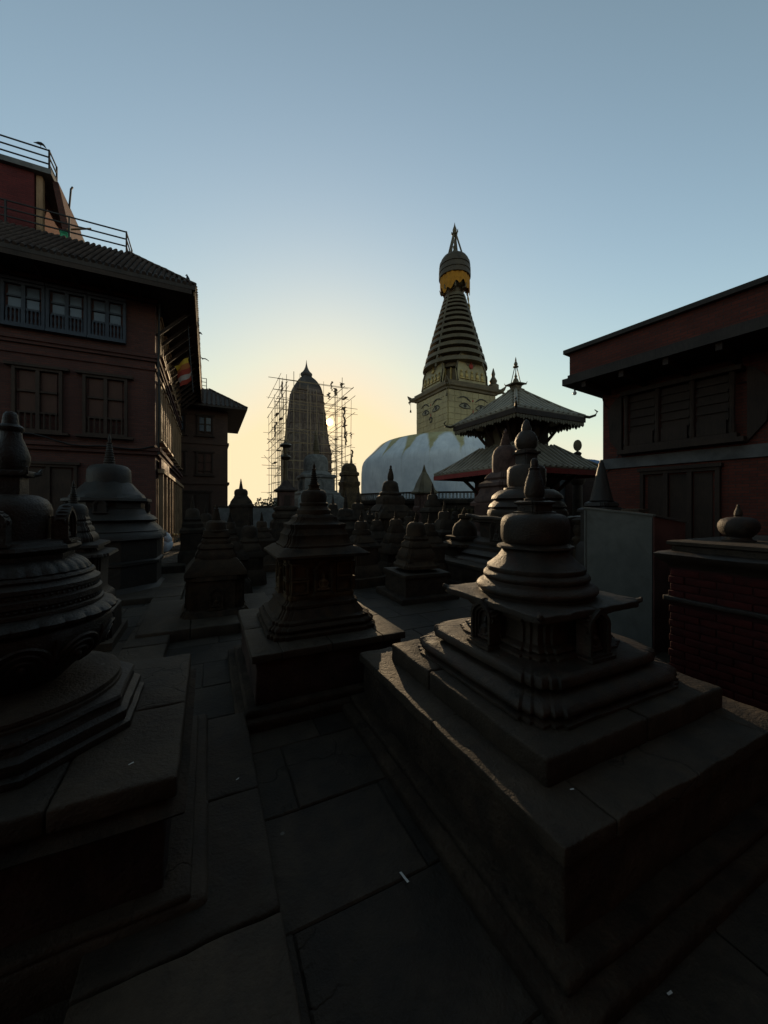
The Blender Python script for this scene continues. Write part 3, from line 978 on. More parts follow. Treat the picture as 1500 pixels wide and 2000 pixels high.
# ------------------------------------------------------------------ middle chaitya
def middle():
    cx, cy = -.68, 3.58
    t = thing('votive_chaitya', 'brown square chaitya with a panelled body and slender spire, in front of the scaffolded tower', 'chaitya', (cx, cy, 0), GA, CH)
    PLINTHS.append(((cx, cy), .78, .80))
    hx, hy = .64, .68
    MB().rbox(-hx - .10, hx + .10, -hy - .10, hy + .10, -.03, .07, .02, .09).weather(.006, 6, 2).build('base_step', 'masonry', t)
    MB().rbox(-hx - .04, hx + .04, -hy - .04, hy + .04, .06, .125, .02, .09).weather(.006, 7, 5).build('foot_moulding', 'masonry', t)
    MB().rbox(-hx + .03, hx - .03, -hy + .03, hy - .03, .12, .46, .012, .06).weather(.008, 8, 9).build('plinth', 'masonry_red', t)
    coping_ring(t, hx, hy, .445, .505, .42, seed=9, nx=2, ny=2)
    MB().box(-.43, .43, -.43, .43, .44, .50).build('core', 'masonry', t)
    pr = [(.480, .497), (.488, .51), (.488, .535), (.465, .545)] + bulge(.450, .55, .60, .025, 5) + [(.432, .606), (.438, .614), (.436, .63), (.41, .636)] + curve((.395, .64), (.345, .715), 4) + [(.352, .722), (.352, .745), (.33, .755), (.31, .785)]
    MB().loft(redent(2, .075, 5), pr).weather(.005, 9, 33).build('base_moulding', 'stone_mid', t)
    body = MB().loft(redent(1, .07, 4), [(.305, .775), (.312, .79), (.312, .815), (.297, .825), (.297, 1.10), (.312, 1.11), (.318, 1.14), (.31, 1.165)]).weather(.003, 9, 36).build('shrine_body', 'stone_niche', t)
    for s in range(4):
        rot = Matrix.Rotation(math.pi / 2 * s, 4, 'Z')
        for x0 in (-.205, .205):
            for (z0, z1) in ((.835, .955), (.965, 1.095)):
                m = MB()
                for (a, b, c, d) in ((-.075, .075, 0, .014), (-.075, .075, z1 - z0 - .014, z1 - z0), (-.075, -.061, .014, z1 - z0 - .014), (.061, .075, .014, z1 - z0 - .014)):
                    m.box(x0 + a, x0 + b, -.318, -.293, z0 + c, z0 + d)
                m.xf(rot).build('panel_frame', 'stone_niche', body)
        niche(t, .298, .835, .082, .27, s, 'stone_niche', True, .045)
    # sloping roof slab
    m = MB()
    m.loft(square(8), [(.31, 1.150), (.40, 1.155), (.415, 1.163), (.415, 1.182), (.40, 1.190), (.335, 1.232), (.31, 1.24)])
    m.weather(.005, 8, 50).build('eave_slab', 'stone_mid', t, 50)
    z = lambda y: zz(y, cy)
    pr = [(.32, z(1066)), (.325, z(1060)), (.30, z(1056)), (.285, z(1046)), (.29, z(1041)), (.275, z(1038)), (.255, z(1030)), (.262, z(1026)), (.262, z(1022)), (.215, z(1019)), (.195, z(1014)), (.192, z(1010)), (.175, z(1007)), (.15, z(1004))]
    MB().loft(redent(2, .09, 3), pr).weather(.004, 9, 56).build('stepped_roof', 'stone_mid', t)
    pr = [(.155, z(1006)), (.162, z(1002)), (.162, z(996)), (.14, z(993)), (.128, z(988)), (.135, z(986)), (.137, z(983)), (.118, z(981)), (.122, z(976)), (.124, z(969)), (.118, z(963)), (.095, z(958.5)), (.05, z(956.5))]
    MB().loft(C48, pr).weather(.003, 10, 60).build('dome', 'stone_mid', t)
    MB().loft(redent(1, .1, 2), [(.05, z(958)), (.052, z(955)), (.042, z(954)), (.042, z(950)), (.05, z(949)), (.05, z(947.5)), (.04, z(947))]).build('harmika', 'stone_mid', t)
    MB().loft(C24, cone_prof(z(947.5), z(903), .040, 7)).weather(.002, 14, 61).build('finial', 'stone_mid', t)
    return t
middle()

# ------------------------------------------------------------------ big chaitya on a wide plinth, right of the middle
def big_right():
    Y = 7.9
    t = thing('votive_chaitya', 'tall bell-domed chaitya on a wide plinth in front of the two-roofed pagoda', 'chaitya', (sx(1028) * Y, Y, 0), GA, CH)
    PLINTHS.append(((sx(1028) * Y, Y), 1.62, 1.62))
    MB().rbox(-1.62, 1.62, -1.62, 1.62, -.03, .08, .02, .2).weather(.008, 5, 1).build('base_step', 'masonry', t)
    MB().rbox(-1.5, 1.5, -1.5, 1.5, .07, .40, .015, .14).weather(.012, 5, 2).build('plinth', 'masonry', t)
    coping_ring(t, 1.54, 1.54, .385, .455, 1.15, seed=12, nx=3, ny=4, amp=.006)
    MB().box(-1.16, 1.16, -1.16, 1.16, .37, .44).build('core', 'masonry', t)
    e = extent(redent(2, .09, 1))
    k = Y / FPX
    def P(rows, plan):
        ee = extent(plan)
        return [(hw * k / ee, zz(y, Y)) for hw, y in reversed(rows)]
    pl = redent(2, .085, 4)
    MB().loft(pl, P([(96, 1064), (108, 1067), (108, 1073), (116, 1076), (122, 1081), (118, 1086), (128, 1089), (132, 1094), (132, 1100)], pl)).weather(.008, 5, 4).build('base_moulding', 'stone_near', t)
    MB().loft(pl, P([(92, 1013), (98, 1015), (98, 1019), (84, 1022), (82, 1050), (92, 1054), (96, 1058), (96, 1066)], pl)).weather(.006, 5, 6).build('shrine_body', 'stone_near', t)
    m = MB().rbox(-.92, .92, -.92, .92, zz(1015, Y), zz(1008, Y), .02, .09)
    for i, p in enumerate(m.v):
        m.v[i] = (p[0], p[1], p[2] + max(0, abs(p[0]) + abs(p[1]) - 1.35) * .12)
    m.weather(.012, 5, 9).build('eave_slab', 'stone_near', t, 50)
    MB().loft(C48, P([(48, 957), (54, 960), (64, 968), (66, 974), (60, 977), (68, 984), (71, 990), (66, 993), (72, 996), (74, 1003), (72, 1010)], C48)).weather(.006, 5, 12).build('drum', 'stone_near', t)
    MB().loft(C48, P([(8, 908), (24, 909), (32, 912), (35.5, 918), (36, 930), (36, 944), (34, 951), (42, 953), (42.5, 957), (38, 959)], C48)).weather(.005, 5, 14).build('dome', 'stone_near', t)
    MB().loft(redent(1, .1, 2), P([(18, 882), (25, 883), (25, 887), (19, 889), (19, 905), (22, 909)], redent(1, .1, 2))).build('harmika', 'stone_near', t)
    MB().loft(C24, P([(1, 820), (4, 822), (7, 829), (9, 836), (9, 842), (14, 845), (19, 853), (22, 862), (20, 872), (16, 878), (20, 880), (20, 884)], C24)).weather(.004, 6, 16).build('finial', 'stone_near', t)
    for s in range(4):
        niche(t, .78, zz(1058, Y), .16, .46, s, 'stone_near', True, .09)
big_right()

# ------------------------------------------------------------------ the others, from their outlines
DM, SQ, RD, OG, CI = C24, SQ1, RD1, octa(1), C24
def rows_std(tip, neck, dome, tiers, slab, body, base, dp=DM, tp=RD, bp=RD, fk=0):
    """finial (hw, y0, y1), dome rows, tier rows, slab rows, body rows, base rows"""
    out = []
    if tip:
        out.append(('finial', CI, [(neck, tip[1]), (fk, tip[0])]))
    if dome:
        out.append(('dome', dp, dome))
    if tiers:
        out.append(('stepped_roof', tp, tiers))
    if slab:
        out.append(('eave_slab', SQ if bp is not OG else OG, slab))
    if body:
        out.append(('shrine_body', bp, body))
    if base:
        out.append(('base_moulding', bp, base))
    return out

t = chaitya(213, 7.0, rows_std((846, 909), 10, [(8, 907), (22, 908), (30, 911), (35, 918), (36, 930), (36, 944)],
    [(37, 942), (52, 960), (60, 967), (63, 973), (58, 975)], [(60, 972), (72, 974), (73, 979), (63, 982)],
    [(60, 979), (60, 992), (66, 996), (70, 1004), (78, 1009), (84, 1015), (78, 1020), (86, 1028), (94, 1036), (90, 1040)],
    [(92, 1036), (100, 1044), (101, 1051), (92, 1054), (91, 1090), (95, 1093), (95, 1098), (91, 1100), (91, 1138), (99, 1145), (104, 1150), (104, 1162), (110, 1164), (110, 1172)], bp=OG, tp=OG, fk=0),
    'tall black eight-sided chaitya standing before the red brick house', 'stone_left')
PLINTHS.append(((sx(213) * 7, 7.0), 1.05, 1.05))
for s in range(4):
    niche(t, .60, zz(1000, 7.0), .10, .22, s, 'stone_left', False, .05)
tt = thing('stone_step', 'low stone step at the foot of the tall black chaitya', 'step', (sx(213) * 7, 7.0, 0), GA)
MB().rbox(-1.2, 1.2, -1.35, 1.2, -.03, .09, .02, .3).weather(.01, 4, 3).build('tread', 'coping', tt)

chaitya(142, 4.3, rows_std((937, 985), 8, [(6, 983), (14, 984), (20, 988), (23, 996), (23, 1008)],
    [(24, 1006), (28, 1014), (26, 1017), (30, 1021), (30, 1026), (34, 1030), (36, 1036), (34, 1038), (40, 1044), (43, 1050), (43, 1056)], [(42, 1056), (66, 1061), (67, 1066), (50, 1070)],
    [(50, 1066), (52, 1074), (76, 1078), (78, 1083), (60, 1087), (58, 1150), (66, 1160)], [(66, 1158), (72, 1164), (74, 1185), (84, 1190), (84, 1250)]),
    'small tiered chaitya squeezed behind the round carved chaitya, its spire against the doorway', 'stone_left', plinth=(.46, .46, .10, 'coping'))

t = chaitya(420, 5.3, rows_std((984, 1018), 9, [(8, 1016), (14, 1017), (18, 1020), (19, 1026), (19, 1034), (23, 1035), (23, 1038)],
    [(24, 1037), (27, 1042), (29, 1047), (26, 1050), (31, 1055), (31, 1060), (36, 1064), (38, 1068), (36, 1071), (40, 1077), (43, 1082), (43, 1088)], [(42, 1085), (48, 1088), (70, 1110), (71, 1116), (62, 1121)],
    [(62, 1116), (63, 1124), (59, 1127), (59, 1178), (64, 1182)], [(64, 1180), (68, 1186), (72, 1192), (69, 1197), (78, 1201), (80, 1212), (80, 1222)]),
    'squat dark chaitya with a broad sloping roof slab between brick house and middle chaitya', 'stone_mid')
PLINTHS.append(((sx(420) * 5.3, 5.3), .84, .80))
for i, (x0, x1) in enumerate(((-.86, -.30), (-.295, .26), (.265, .80))):
    MB().rbox(x0, x1, -.82, .80, -.03, .135, .015, .2).weather(.006, 5, 3 + i).build('plinth_slab', 'coping', t, 50)
for s in range(4):
    niche(t, .335, zz(1176, 5.3), .085, .26, s, 'stone_mid', True, .045)

chaitya(449, 6.7, rows_std((1000, 1020), 6, [(4, 1019), (8, 1020), (10, 1024), (10, 1034)], [(11, 1032), (15, 1041), (13, 1045), (18, 1050), (18, 1056), (24, 1062), (27, 1069), (27, 1074)],
    [(27, 1071), (42, 1085), (43, 1091), (36, 1095)], [(36, 1091), (36, 1130)], [(36, 1128), (44, 1135), (46, 1155), (50, 1164)]),
    'small chaitya half hidden behind the squat one with the broad roof slab', 'stone_far')
chaitya(487, 7.7, rows_std((1002, 1027), 5, [(4, 1026), (10, 1027), (14, 1031), (15, 1038), (15, 1050)], [(15, 1048), (20, 1056), (18, 1060), (24, 1066), (26, 1074)],
    [(26, 1072), (34, 1080), (34, 1086), (28, 1088)], [(28, 1086), (28, 1112)], [(28, 1110), (34, 1118), (36, 1140)]),
    'small round-domed chaitya in front of the black silhouetted one left of the tower', 'stone_far')
chaitya(472, 12.0, rows_std((934, 956), 4.2, [(4, 954.5), (9, 955.5), (12, 958.5), (12.7, 963), (12, 968), (14, 971)], [(14, 970), (18, 974), (22, 979), (24, 985)],
    [(24, 983), (29, 986), (29, 990), (25, 991)], [(24, 989), (24, 1030)], [(24, 1028), (28, 1034), (30, 1050), (34, 1086)]),
    'chaitya seen as a black silhouette against the yellow sky, left of the scaffolding', 'stone_far')
chaitya(377, 9.2, rows_std((968, 995), 5, [(4, 993), (9, 994), (12, 998), (12.5, 1010)], [(13, 1009), (18, 1014), (16, 1018), (22, 1023), (22, 1030)],
    [(22, 1028), (30, 1034), (30, 1040), (25, 1042)], [(25, 1040), (25, 1075)], [(25, 1073), (30, 1080), (32, 1115)]),
    'small round-topped chaitya in front of the shaded end of the brick house', 'stone_far')
chaitya(402, 10.6, rows_std((980, 1004), 4, [(3, 1003), (8, 1004), (10, 1008), (10, 1018)], [(10, 1017), (16, 1025), (20, 1034)], [(20, 1032), (25, 1036), (25, 1040)], [(20, 1039), (20, 1070)], [(20, 1068), (26, 1074), (26, 1098)]),
    'tiny far chaitya between the round-topped and the squat one', 'stone_far')

chaitya(761, 14.0, rows_std((909, 941), 6.2, [(5, 939), (10, 940), (14, 944), (16, 952), (17, 960), (22, 963), (22, 966), (18, 967)], [(18, 966), (24, 968), (28, 973), (28, 985), (34, 989), (38, 994), (42, 998)],
    [(42, 996), (54, 1005), (55, 1011), (46, 1014)], [(46, 1011), (46, 1050)], [(46, 1048), (54, 1054), (58, 1074)], fk=1),
    'tall tiered chaitya standing out against the left flank of the white dome', 'stone_mid')
t = chaitya(829, 24.0, [('finial', CI, [(4.5, 922), (0, 907)], 'gilt_dark'), ('stepped_roof', RD, [(4, 921), (9, 930), (13, 938), (16, 944), (18, 950), (21, 957), (26, 961), (26, 964), (20, 966)], 'gilt_dark'),
    ('shrine_body', RD, [(19, 964), (19, 988), (22, 991), (22, 1040)], 'stone_red')], 'small shrine with a pyramid of gilt tiers in front of the white dome', 'gilt_dark', name='tiered_shrine')
t['category'] = 'shrine'
del t['group']
chaitya(846, 13.0, rows_std((942, 967), 4, [(4, 965), (8, 966), (10, 970), (10, 977)], [(11, 976), (14, 982), (17, 988), (16, 991)], [(17, 990), (26, 996), (27, 1000), (22, 1002)], [(22, 999), (22, 1030)], [(22, 1028), (28, 1034), (30, 1078)]),
    'slim chaitya just in front of the gilt-tiered shrine', 'stone_far')
chaitya(868, 10.2, rows_std((972, 1000), 4.5, [(4, 998), (9, 999), (12, 1003), (12, 1016)], [(13, 1014), (18, 1020), (22, 1030), (22, 1034)], [(22, 1032), (32, 1038), (32, 1043), (26, 1044)], [(26, 1042), (26, 1064)], [(26, 1062), (32, 1070), (36, 1102)]),
    'dark chaitya between the slim one and the low rounded one, before the dome wall', 'stone_far')
chaitya(737, 9.2, rows_std((996, 1016), 4, [(4, 1015), (8, 1016), (10, 1019), (10, 1027)], [(11, 1026), (15, 1034), (14, 1037), (20, 1042), (26, 1050), (25, 1053)], [(26, 1051), (32, 1055), (32, 1060), (27, 1062)], [(26, 1060), (26, 1078)], [(26, 1077), (32, 1083), (34, 1116)]),
    'small stepped chaitya directly behind the right shoulder of the middle chaitya', 'stone_far')
chaitya(775, 8.6, rows_std((993, 1014), 4.5, [(4, 1013), (9, 1014), (12, 1018), (12, 1027)], [(13, 1026), (18, 1036), (17, 1040), (23, 1046), (27, 1057), (26, 1060)], [(28, 1058), (40, 1073), (40, 1078), (32, 1080)], [(31, 1077), (31, 1095)], [(31, 1094), (36, 1100), (38, 1124)]),
    'small chaitya with a wide hipped slab, second to the right of the middle chaitya', 'stone_mid')
t = chaitya(812, 6.7, rows_std((996, 1021), 5.5, [(5, 1019), (12, 1020), (17, 1025), (19, 1033), (19, 1046)], [(20, 1045), (24, 1051), (22, 1055), (28, 1060), (30, 1066), (28, 1069), (33, 1076), (37, 1084), (36, 1088)], [(37, 1086), (40, 1089), (40, 1094), (37, 1095)], [(37, 1093), (40, 1098), (44, 1101), (44, 1106)], None),
    'round-domed chaitya alone on a plain square plinth beside the sunlit paving', 'stone_mid', plinth=(.42, .42, .40, 'masonry'))
MB().rbox(-.45, .45, -.45, .45, .395, .46, .012, .1).weather(.005, 6, 2).build('coping_slab', 'coping', t)
MB().rbox(-.56, .56, -.56, .56, -.03, .09, .02, .12).weather(.006, 6, 3).build('base_step', 'masonry', t)
chaitya(908, 8.7, rows_std((990, 1006), 8, [(9, 1004), (12, 1005), (12, 1011), (8, 1014), (12, 1018), (19, 1023), (23, 1031), (24, 1042), (23, 1047)], [(24, 1045), (28, 1050), (26, 1053), (32, 1058)], [(32, 1046), (36, 1047), (36, 1051), (32, 1052)], [(32, 1056), (44, 1060), (45, 1065), (36, 1067), (36, 1090)], [(36, 1088), (44, 1096), (44, 1122)]),
    'low chaitya with a smooth turtle-back dome next to the wide plinth', 'stone_mid')
chaitya(651, 12.5, rows_std((965, 986), 3.2, [(3, 984), (7, 985), (9, 988), (9, 995)], [(10, 994), (15, 1001), (20, 1010)], [(20, 1008), (27, 1014), (27, 1018)], [(22, 1017), (22, 1050)], [(22, 1049), (27, 1055), (27, 1082)]),
    'far chaitya with a plain thin spire, first to the right of the middle spire', 'stone_far')
chaitya(675, 11.0, rows_std((960, 995), 5.5, [(5, 993), (11, 994), (15, 998), (16, 1008)], [(17, 1007), (22, 1014), (20, 1018), (27, 1025)], [(27, 1023), (38, 1031), (38, 1036)], [(31, 1035), (31, 1060)], [(31, 1058), (38, 1066), (38, 1094)]),
    'far chaitya with a dark dome, second to the right of the middle spire', 'stone_far')
chaitya(698, 13.2, rows_std((962, 984), 4.5, [(4, 982), (9, 983), (12, 987), (12, 996)], [(13, 995), (18, 1004), (24, 1012)], [(24, 1010), (30, 1016), (30, 1020)], [(25, 1019), (25, 1050)], [(25, 1048), (30, 1054), (30, 1077)], fk=1),
    'far chaitya with a stout spire at the left foot of the white dome', 'stone_far')
chaitya(988, 11.0, rows_std((836, 873), 11, [(9, 870), (16, 873), (22, 880), (25, 890), (25.5, 905), (25, 924)], [(26, 922), (34, 928), (38, 934), (36, 938), (48, 944), (50, 950), (46, 953), (50, 966), (56, 972), (58, 980)], [(57, 977), (64, 982), (64, 988)], [(57, 986), (57, 1040)], [(57, 1038), (66, 1046), (66, 1094)]),
    'reddish chaitya with a rounded dome rising in front of the pagoda roof', 'stone_red')
chaitya(1174, 6.1, rows_std(None, 0, [(2, 898), (3, 902), (5, 906), (5, 910), (7, 915), (10, 930), (14, 950), (19, 972), (21, 978), (17, 981)], [(20, 979), (27, 982), (29, 988), (24, 991)], [(30, 990), (40, 995), (40, 1000)], [(34, 999), (34, 1060)], [(34, 1058), (42, 1068), (44, 1178)]),
    'tall smooth cone spire rising behind the pale sheet-metal cabinet', 'stone_left')

for (px, Y, k_, lab) in ((706, 7.7, 1.0, 'dark small chaitya peeping out close behind the right shoulder of the middle chaitya'),
                         (838, 8.1, .95, 'small dark chaitya close behind the round-domed one on the plain square plinth'),
                         (942, 11.6, 1.25, 'dim chaitya half covered by the left side of the bell-domed chaitya'),
                         (722, 11.8, 1.05, 'far narrow chaitya between the stout-spired one and the tall tiered one'),
                         (797, 11.6, 1.0, 'far narrow chaitya just right of the tall tiered one'),
                         (890, 13.4, 1.1, 'far narrow chaitya before the dome wall, under the left pagoda eave'),
                         (512, 9.4, .95, 'dim chaitya left of the middle chaitya, below the roofed shrine')):
    f = 1152.0 / Y                # drop from eye level to the ground, in picture rows
    g_ = 990 + f
    u = 7.7 / Y * k_
    def hh(m):
        return g_ - m * 720 / Y
    chaitya(px, Y, rows_std((hh(1.56 * k_), hh(1.30 * k_)), 5 * u, [(4 * u, hh(1.31 * k_)), (10 * u, hh(1.30 * k_)), (13 * u, hh(1.25 * k_)), (13 * u, hh(1.14 * k_)), (15 * u, hh(1.12 * k_))],
        [(15 * u, hh(1.13 * k_)), (19 * u, hh(1.06 * k_)), (18 * u, hh(1.02 * k_)), (25 * u, hh(.95 * k_)), (29 * u, hh(.88 * k_))], [(29 * u, hh(.89 * k_)), (39 * u, hh(.80 * k_)), (39 * u, hh(.76 * k_))],
        [(33 * u, hh(.77 * k_)), (32 * u, hh(.40 * k_))], [(33 * u, hh(.42 * k_)), (40 * u, hh(.33 * k_)), (44 * u, hh(.2 * k_)), (50 * u, hh(.18 * k_)), (50 * u, hh(-.03))]), lab, random.choice(['stone_far', 'stone_mid']), rz=GA + random.uniform(-.12, .12))

# ================================================================== HOUSES
def window(house, face, t0, t1, z0, z1, panes=(2, 2), rail=0.0, mat='wood', pane='glass', sill=.12, proud=.09, balusters=0, name='window'):
    """a framed window standing proud of a wall; face(t, d, z) gives a point d outside the wall"""
    def bx(m, a, b, d0, d1, c, d):
        p = [Vector(face(tt_, dd, 0)) for tt_ in (a, b) for dd in (d0, d1)]
        xs, ys = [q.x for q in p], [q.y for q in p]
        m.box(min(xs), max(xs), min(ys), max(ys), c, d)
    fw = .075
    m = MB()
    bx(m, t0, t0 + fw, -.02, proud, z0, z1)
    bx(m, t1 - fw, t1, -.02, proud, z0, z1)
    bx(m, t0 + fw, t1 - fw, -.02, proud - .003, z1 - fw, z1 - .002)
    bx(m, t0 + fw, t1 - fw, -.02, proud - .003, z0 + .002, z0 + fw)
    w = m.build(name, mat, house, 0)
    s = MB()
    bx(s, t0 - sill, t1 + sill, -.02, proud + .07, z0 - .07, z0 - .002)
    s.build('sill', mat, w, 0)
    s = MB()
    bx(s, t0 - sill, t1 + sill, -.02, proud + .05, z1 + .002, z1 + .08)
    s.build('lintel', mat, w, 0)
    a0, a1 = t0 + fw, t1 - fw
    zb = z0 + fw + rail
    nx, nz = panes
    bw = .045
    for i in range(nx):
        pa, pb = a0 + (a1 - a0) * i / nx, a0 + (a1 - a0) * (i + 1) / nx
        if i:
            s = MB()
            bx(s, pa - bw, pa + bw, -.02, proud - .012, z0 + fw, z1 - fw)
            s.build('mullion', mat, w, 0)
        for j in range(nz):
            za, zb2 = zb + (z1 - fw - zb) * j / nz, zb + (z1 - fw - zb) * (j + 1) / nz
            s = MB()
            bx(s, pa + bw + .02, pb - bw - .02, -.01, .022, za + .03, zb2 - .03)
            s.build('pane', pane, w, 0)
            s = MB()
            bx(s, pa + bw, pb - bw, -.02, proud - .03, za - .028, za + .028)
            s.build('glazing_bar', mat, w, 0)
    if balusters:
        for i in range(balusters):
            c = a0 + (a1 - a0) * (i + .5) / balusters
            p = face(c, proud * .6, 0)
            hb = rail - .03
            MB().loft(circ(6), [(.026, z0 + fw), (.034, z0 + fw + hb * .1), (.02, z0 + fw + hb * .3), (.034, z0 + fw + hb * .55), (.018, z0 + fw + hb * .85), (.028, z0 + fw + hb)], center=(p[0], p[1])).build('baluster', 'wood_blue' if mat == 'wood_blue' else mat, w)
    return w

def hip_roof(parent, x0, x1, y0, y1, z0, z1, inset, tile_gap=.19, tiles=True, mat='tile', thick=.14):
    """hipped roof: eave rectangle at z0, flat deck inset by `inset` at z1; rows of half-round tiles"""
    m = MB()
    a = [(x0, y0), (x1, y0), (x1, y1), (x0, y1)]
    i_ = inset
    b = [(x0 + i_, y0 + i_), (x1 - i_, y0 + i_), (x1 - i_, y1 - i_), (x0 + i_, y1 - i_)]
    for z, pts in ((z0 - thick, a), (z0, a), (z1, b)):
        m.v += [(p[0], p[1], z) for p in pts]
    for l in range(2):
        for k in range(4):
            j = (k + 1) % 4
            m.f.append((l * 4 + k, l * 4 + j, l * 4 + 4 + j, l * 4 + 4 + k))
    m.f += [(3, 2, 1, 0), (8, 9, 10, 11)]
    roof = m.build('roof', 'fascia', parent, 0)
    if tiles:
        tm = MB()
        sl = (z1 - z0) / i_
        def run(p0, p1):
            d = (Vector(p1) - Vector(p0))
            n = max(1, int(d.length / .32))
            pts, rad = [], []
            for q in range(n):
                for u, rr in ((0.0, .055), (.98, .044)):
                    pts.append(Vector(p0) + d * ((q + u) / n))
                    rad.append(rr)
            tm.tube(pts, rad, 6, True)
        L = x1 - x0
        n = int(L / tile_gap)
        for k in range(n + 1):
            x = x0 + L * k / n
            rr = min(i_, x - x0, x1 - x)
            if rr > .05:
                run((x, y0 - .03, z0 + .01), (x, y0 + rr, z0 + sl * rr + .02))
                run((x, y1 + .03, z0 + .01), (x, y1 - rr, z0 + sl * rr + .02))
        L = y1 - y0
        n = int(L / tile_gap)
        for k in range(n + 1):
            y = y0 + L * k / n
            rr = min(i_, y - y0, y1 - y)
            if rr > .05:
                run((x1 + .03, y, z0 + .01), (x1 - rr, y, z0 + sl * rr + .02))
        for k in range(4):
            run((a[k][0], a[k][1], z0 + .04), (b[k][0], b[k][1], z1 + .05))
        tm.weather(.012, 3, 2)
        o = tm.build('roof_tiles', mat, roof, 60)
        o['kind'] = 'stuff'
    return roof

def railing(parent, pts, z, h, bars=3, mat='iron', gap=1.4):
    for a, b in zip(pts, pts[1:]):
        a, b = Vector((*a, z)), Vector((*b, z))
        n = max(1, int((b - a).length / gap))
        for i in range(n + 1):
            p = a.lerp(b, i / n)
            MB().box(p.x - .022, p.x + .022, p.y - .022, p.y + .022, z - .05, z + h).build('railing_post', mat, parent, 0)
        for k in range(bars):
            zb = h * (k + 1) / bars - .02
            MB().bar(a + Vector((0, 0, zb)), b + Vector((0, 0, zb)), .034, .034).build('railing_bar', mat, parent, 0)

def left_house():
    t = thing('brick_house', 'three-storey dark red brick house with tiled hip roof and roof terrace, on the left', 'house', (-7.45, 12.0, 0), GA)
    L, D, H = 9.0, 11.6, 8.55
    MB().box(-L, 0, 0, D, -.05, H).build('wall', 'brick_left', t, 0)
    front = lambda u, d, z: (-u, -d, z)
    side = lambda u, d, z: (d, u, z)
    # string courses and cornices round two sides
    for z0, z1, d in ((3.28, 3.40, .10), (3.40, 3.52, .17), (6.30, 6.40, .07), (6.40, 6.52, .12), (6.02, 6.10, .05), (8.18, 8.30, .10)):
        MB().box(-L - .01, d, -d, .02, z0, z1 - .003).box(.002, d - .002, .022, D, z0 + .001, z1 - .004).build('string_course', 'brick_left', t, 0)
    # top ribbon window: three bays of two sashes over turned balusters
    for i in range(3):
        a = .78 + i * .98
        window(t, front, a, a + .96, 6.78, 8.02, (2, 2), .42, 'wood_blue', 'glass', .0, .10, 9)
    window(t, front, .78 + 2.98, 4.72, 6.78, 8.02, (2, 2), .42, 'wood_blue', 'glass', .0, .10, 9)
    for a in (.74, 2.34, 3.94):
        window(t, front, a, a + 1.12, 3.78, 5.62, (2, 2), .48, 'wood', 'shutter', .16, .12, 7)
    # ground floor: dark timber doorway bays
    for a in (2.0, 3.5):
        w = window(t, front, a, a + 1.35, .05, 2.85, (2, 1), 0.0, 'wood', 'wood', .08, .10, 0, 'door')
    # courtyard side, sunlight put into the pale timber of frames and posts
    for i in range(7):
        y = .55 + i * 1.55
        window(t, side, y, y + .95, 3.85, 5.75, (2, 2), .4, 'wood_light', 'shutter', .06, .12, 0)
        window(t, side, y, y + .95, 6.75, 7.95, (2, 2), .3, 'wood_light', 'glass', .06, .10, 0)
    for i in range(9):
        y = .30 + i * 1.22
        MB().box(.06, .20, y, y + .15, 0, 2.72).build('shopfront_post', 'wood_light', t, 0)
        if i < 8:
            MB().box(-.01, .03, y + .16, y + 1.20, .05, 2.62).build('shop_shutter', 'wood' if i % 3 else 'shutter', t, 0)
    MB().box(.05, .24, .2, D - .4, 2.72, 2.86).build('shopfront_beam', 'wood_light', t, 0)
    MB().box(.06, .13, .5, 3.2, 2.90, 3.22).build('sign_board', 'sheet_red', t, 0)
    MB().tube([(.10, -.10, 3.3), (.13, -.13, 5.0), (.10, -.10, 6.2), (.13, -.12, 8.2)], .035, 8).build('drain_pipe', 'iron', t)
    # sagging cable along the front
    MB().tube([(-u, -.20, 3.55 - .14 * math.sin(u * 1.3) - .05 * math.sin(u * 3.7)) for u in [i * .3 for i in range(31)]], .022, 6).build('cable', 'iron', t)
    ov = 1.2
    hip_roof(t, -L - ov, ov, -ov, D + ov, 8.46, 10.15, 2.1, .15)
    # rafters under the eaves and slanting struts on the courtyard side
    for i in range(13):
        y = .2 + i * .9
        MB().bar((.02, y, 7.25), (1.02, y, 8.26), .07, .09).build('strut', 'wood', t, 0)
    for i in range(9):
        x = -.35 - i * .8
        MB().bar((x, -.02, 7.60 + .55), (x, -1.1, 8.29), .06, .07).build('rafter', 'wood', t, 0)
    MB().box(-L - ov + .1, ov - .1, -ov + .01, -ov + .05, 8.18, 8.33).build('eave_board', 'wood', t, 0)
    MB().box(ov - .05, ov - .01, -ov + .1, D + ov - .1, 8.18, 8.33).build('eave_board', 'wood_light', t, 0)  # sunlit tone put into this board's colour
    # roof terrace railing
    railing(t, [(-7.0, .93), (-.93, .93), (-.93, 1.9)], 10.17, .72)
    # stair tower
    tw = MB().box(-8.5, -3.5, 1.5, 4.6, 10.14, 12.35).build('stair_tower', 'brick_tower', t, 0)
    MB().box(-8.6, -3.02, 1.35, 5.0, 12.35, 12.52).build('tower_slab', 'band', tw, 0)
    MB().prism([(-3.08, 12.349), (-2.92, 12.349), (-2.50, 10.16), (-2.70, 10.16)], 1.62, 4.0).build('sloping_wall', 'brick_left', tw, 0)
    MB().box(-3.46, -3.30, 1.56, 1.74, 10.16, 12.34).build('tower_lit_strip', 'wood_light', tw, 0)  # pale strip standing in for sunlight on the tower's side wall
    railing(t, [(-8.5, 1.45), (-3.1, 1.45), (-3.1, 2.1)], 12.53, .66)
    MB().bar((-2.55, 1.1, 10.55), (-1.9, 1.0, 10.72), .05, .03).build('loose_plank', 'wood_light', t, 0)
    MB().tube([(-2.9, 2.6, 12.2), (-2.85, 2.6, 12.9), (-2.8, 2.6, 13.0)], .03, 6).build('vent_pipe', 'iron', t)
    return t
LH = left_house()
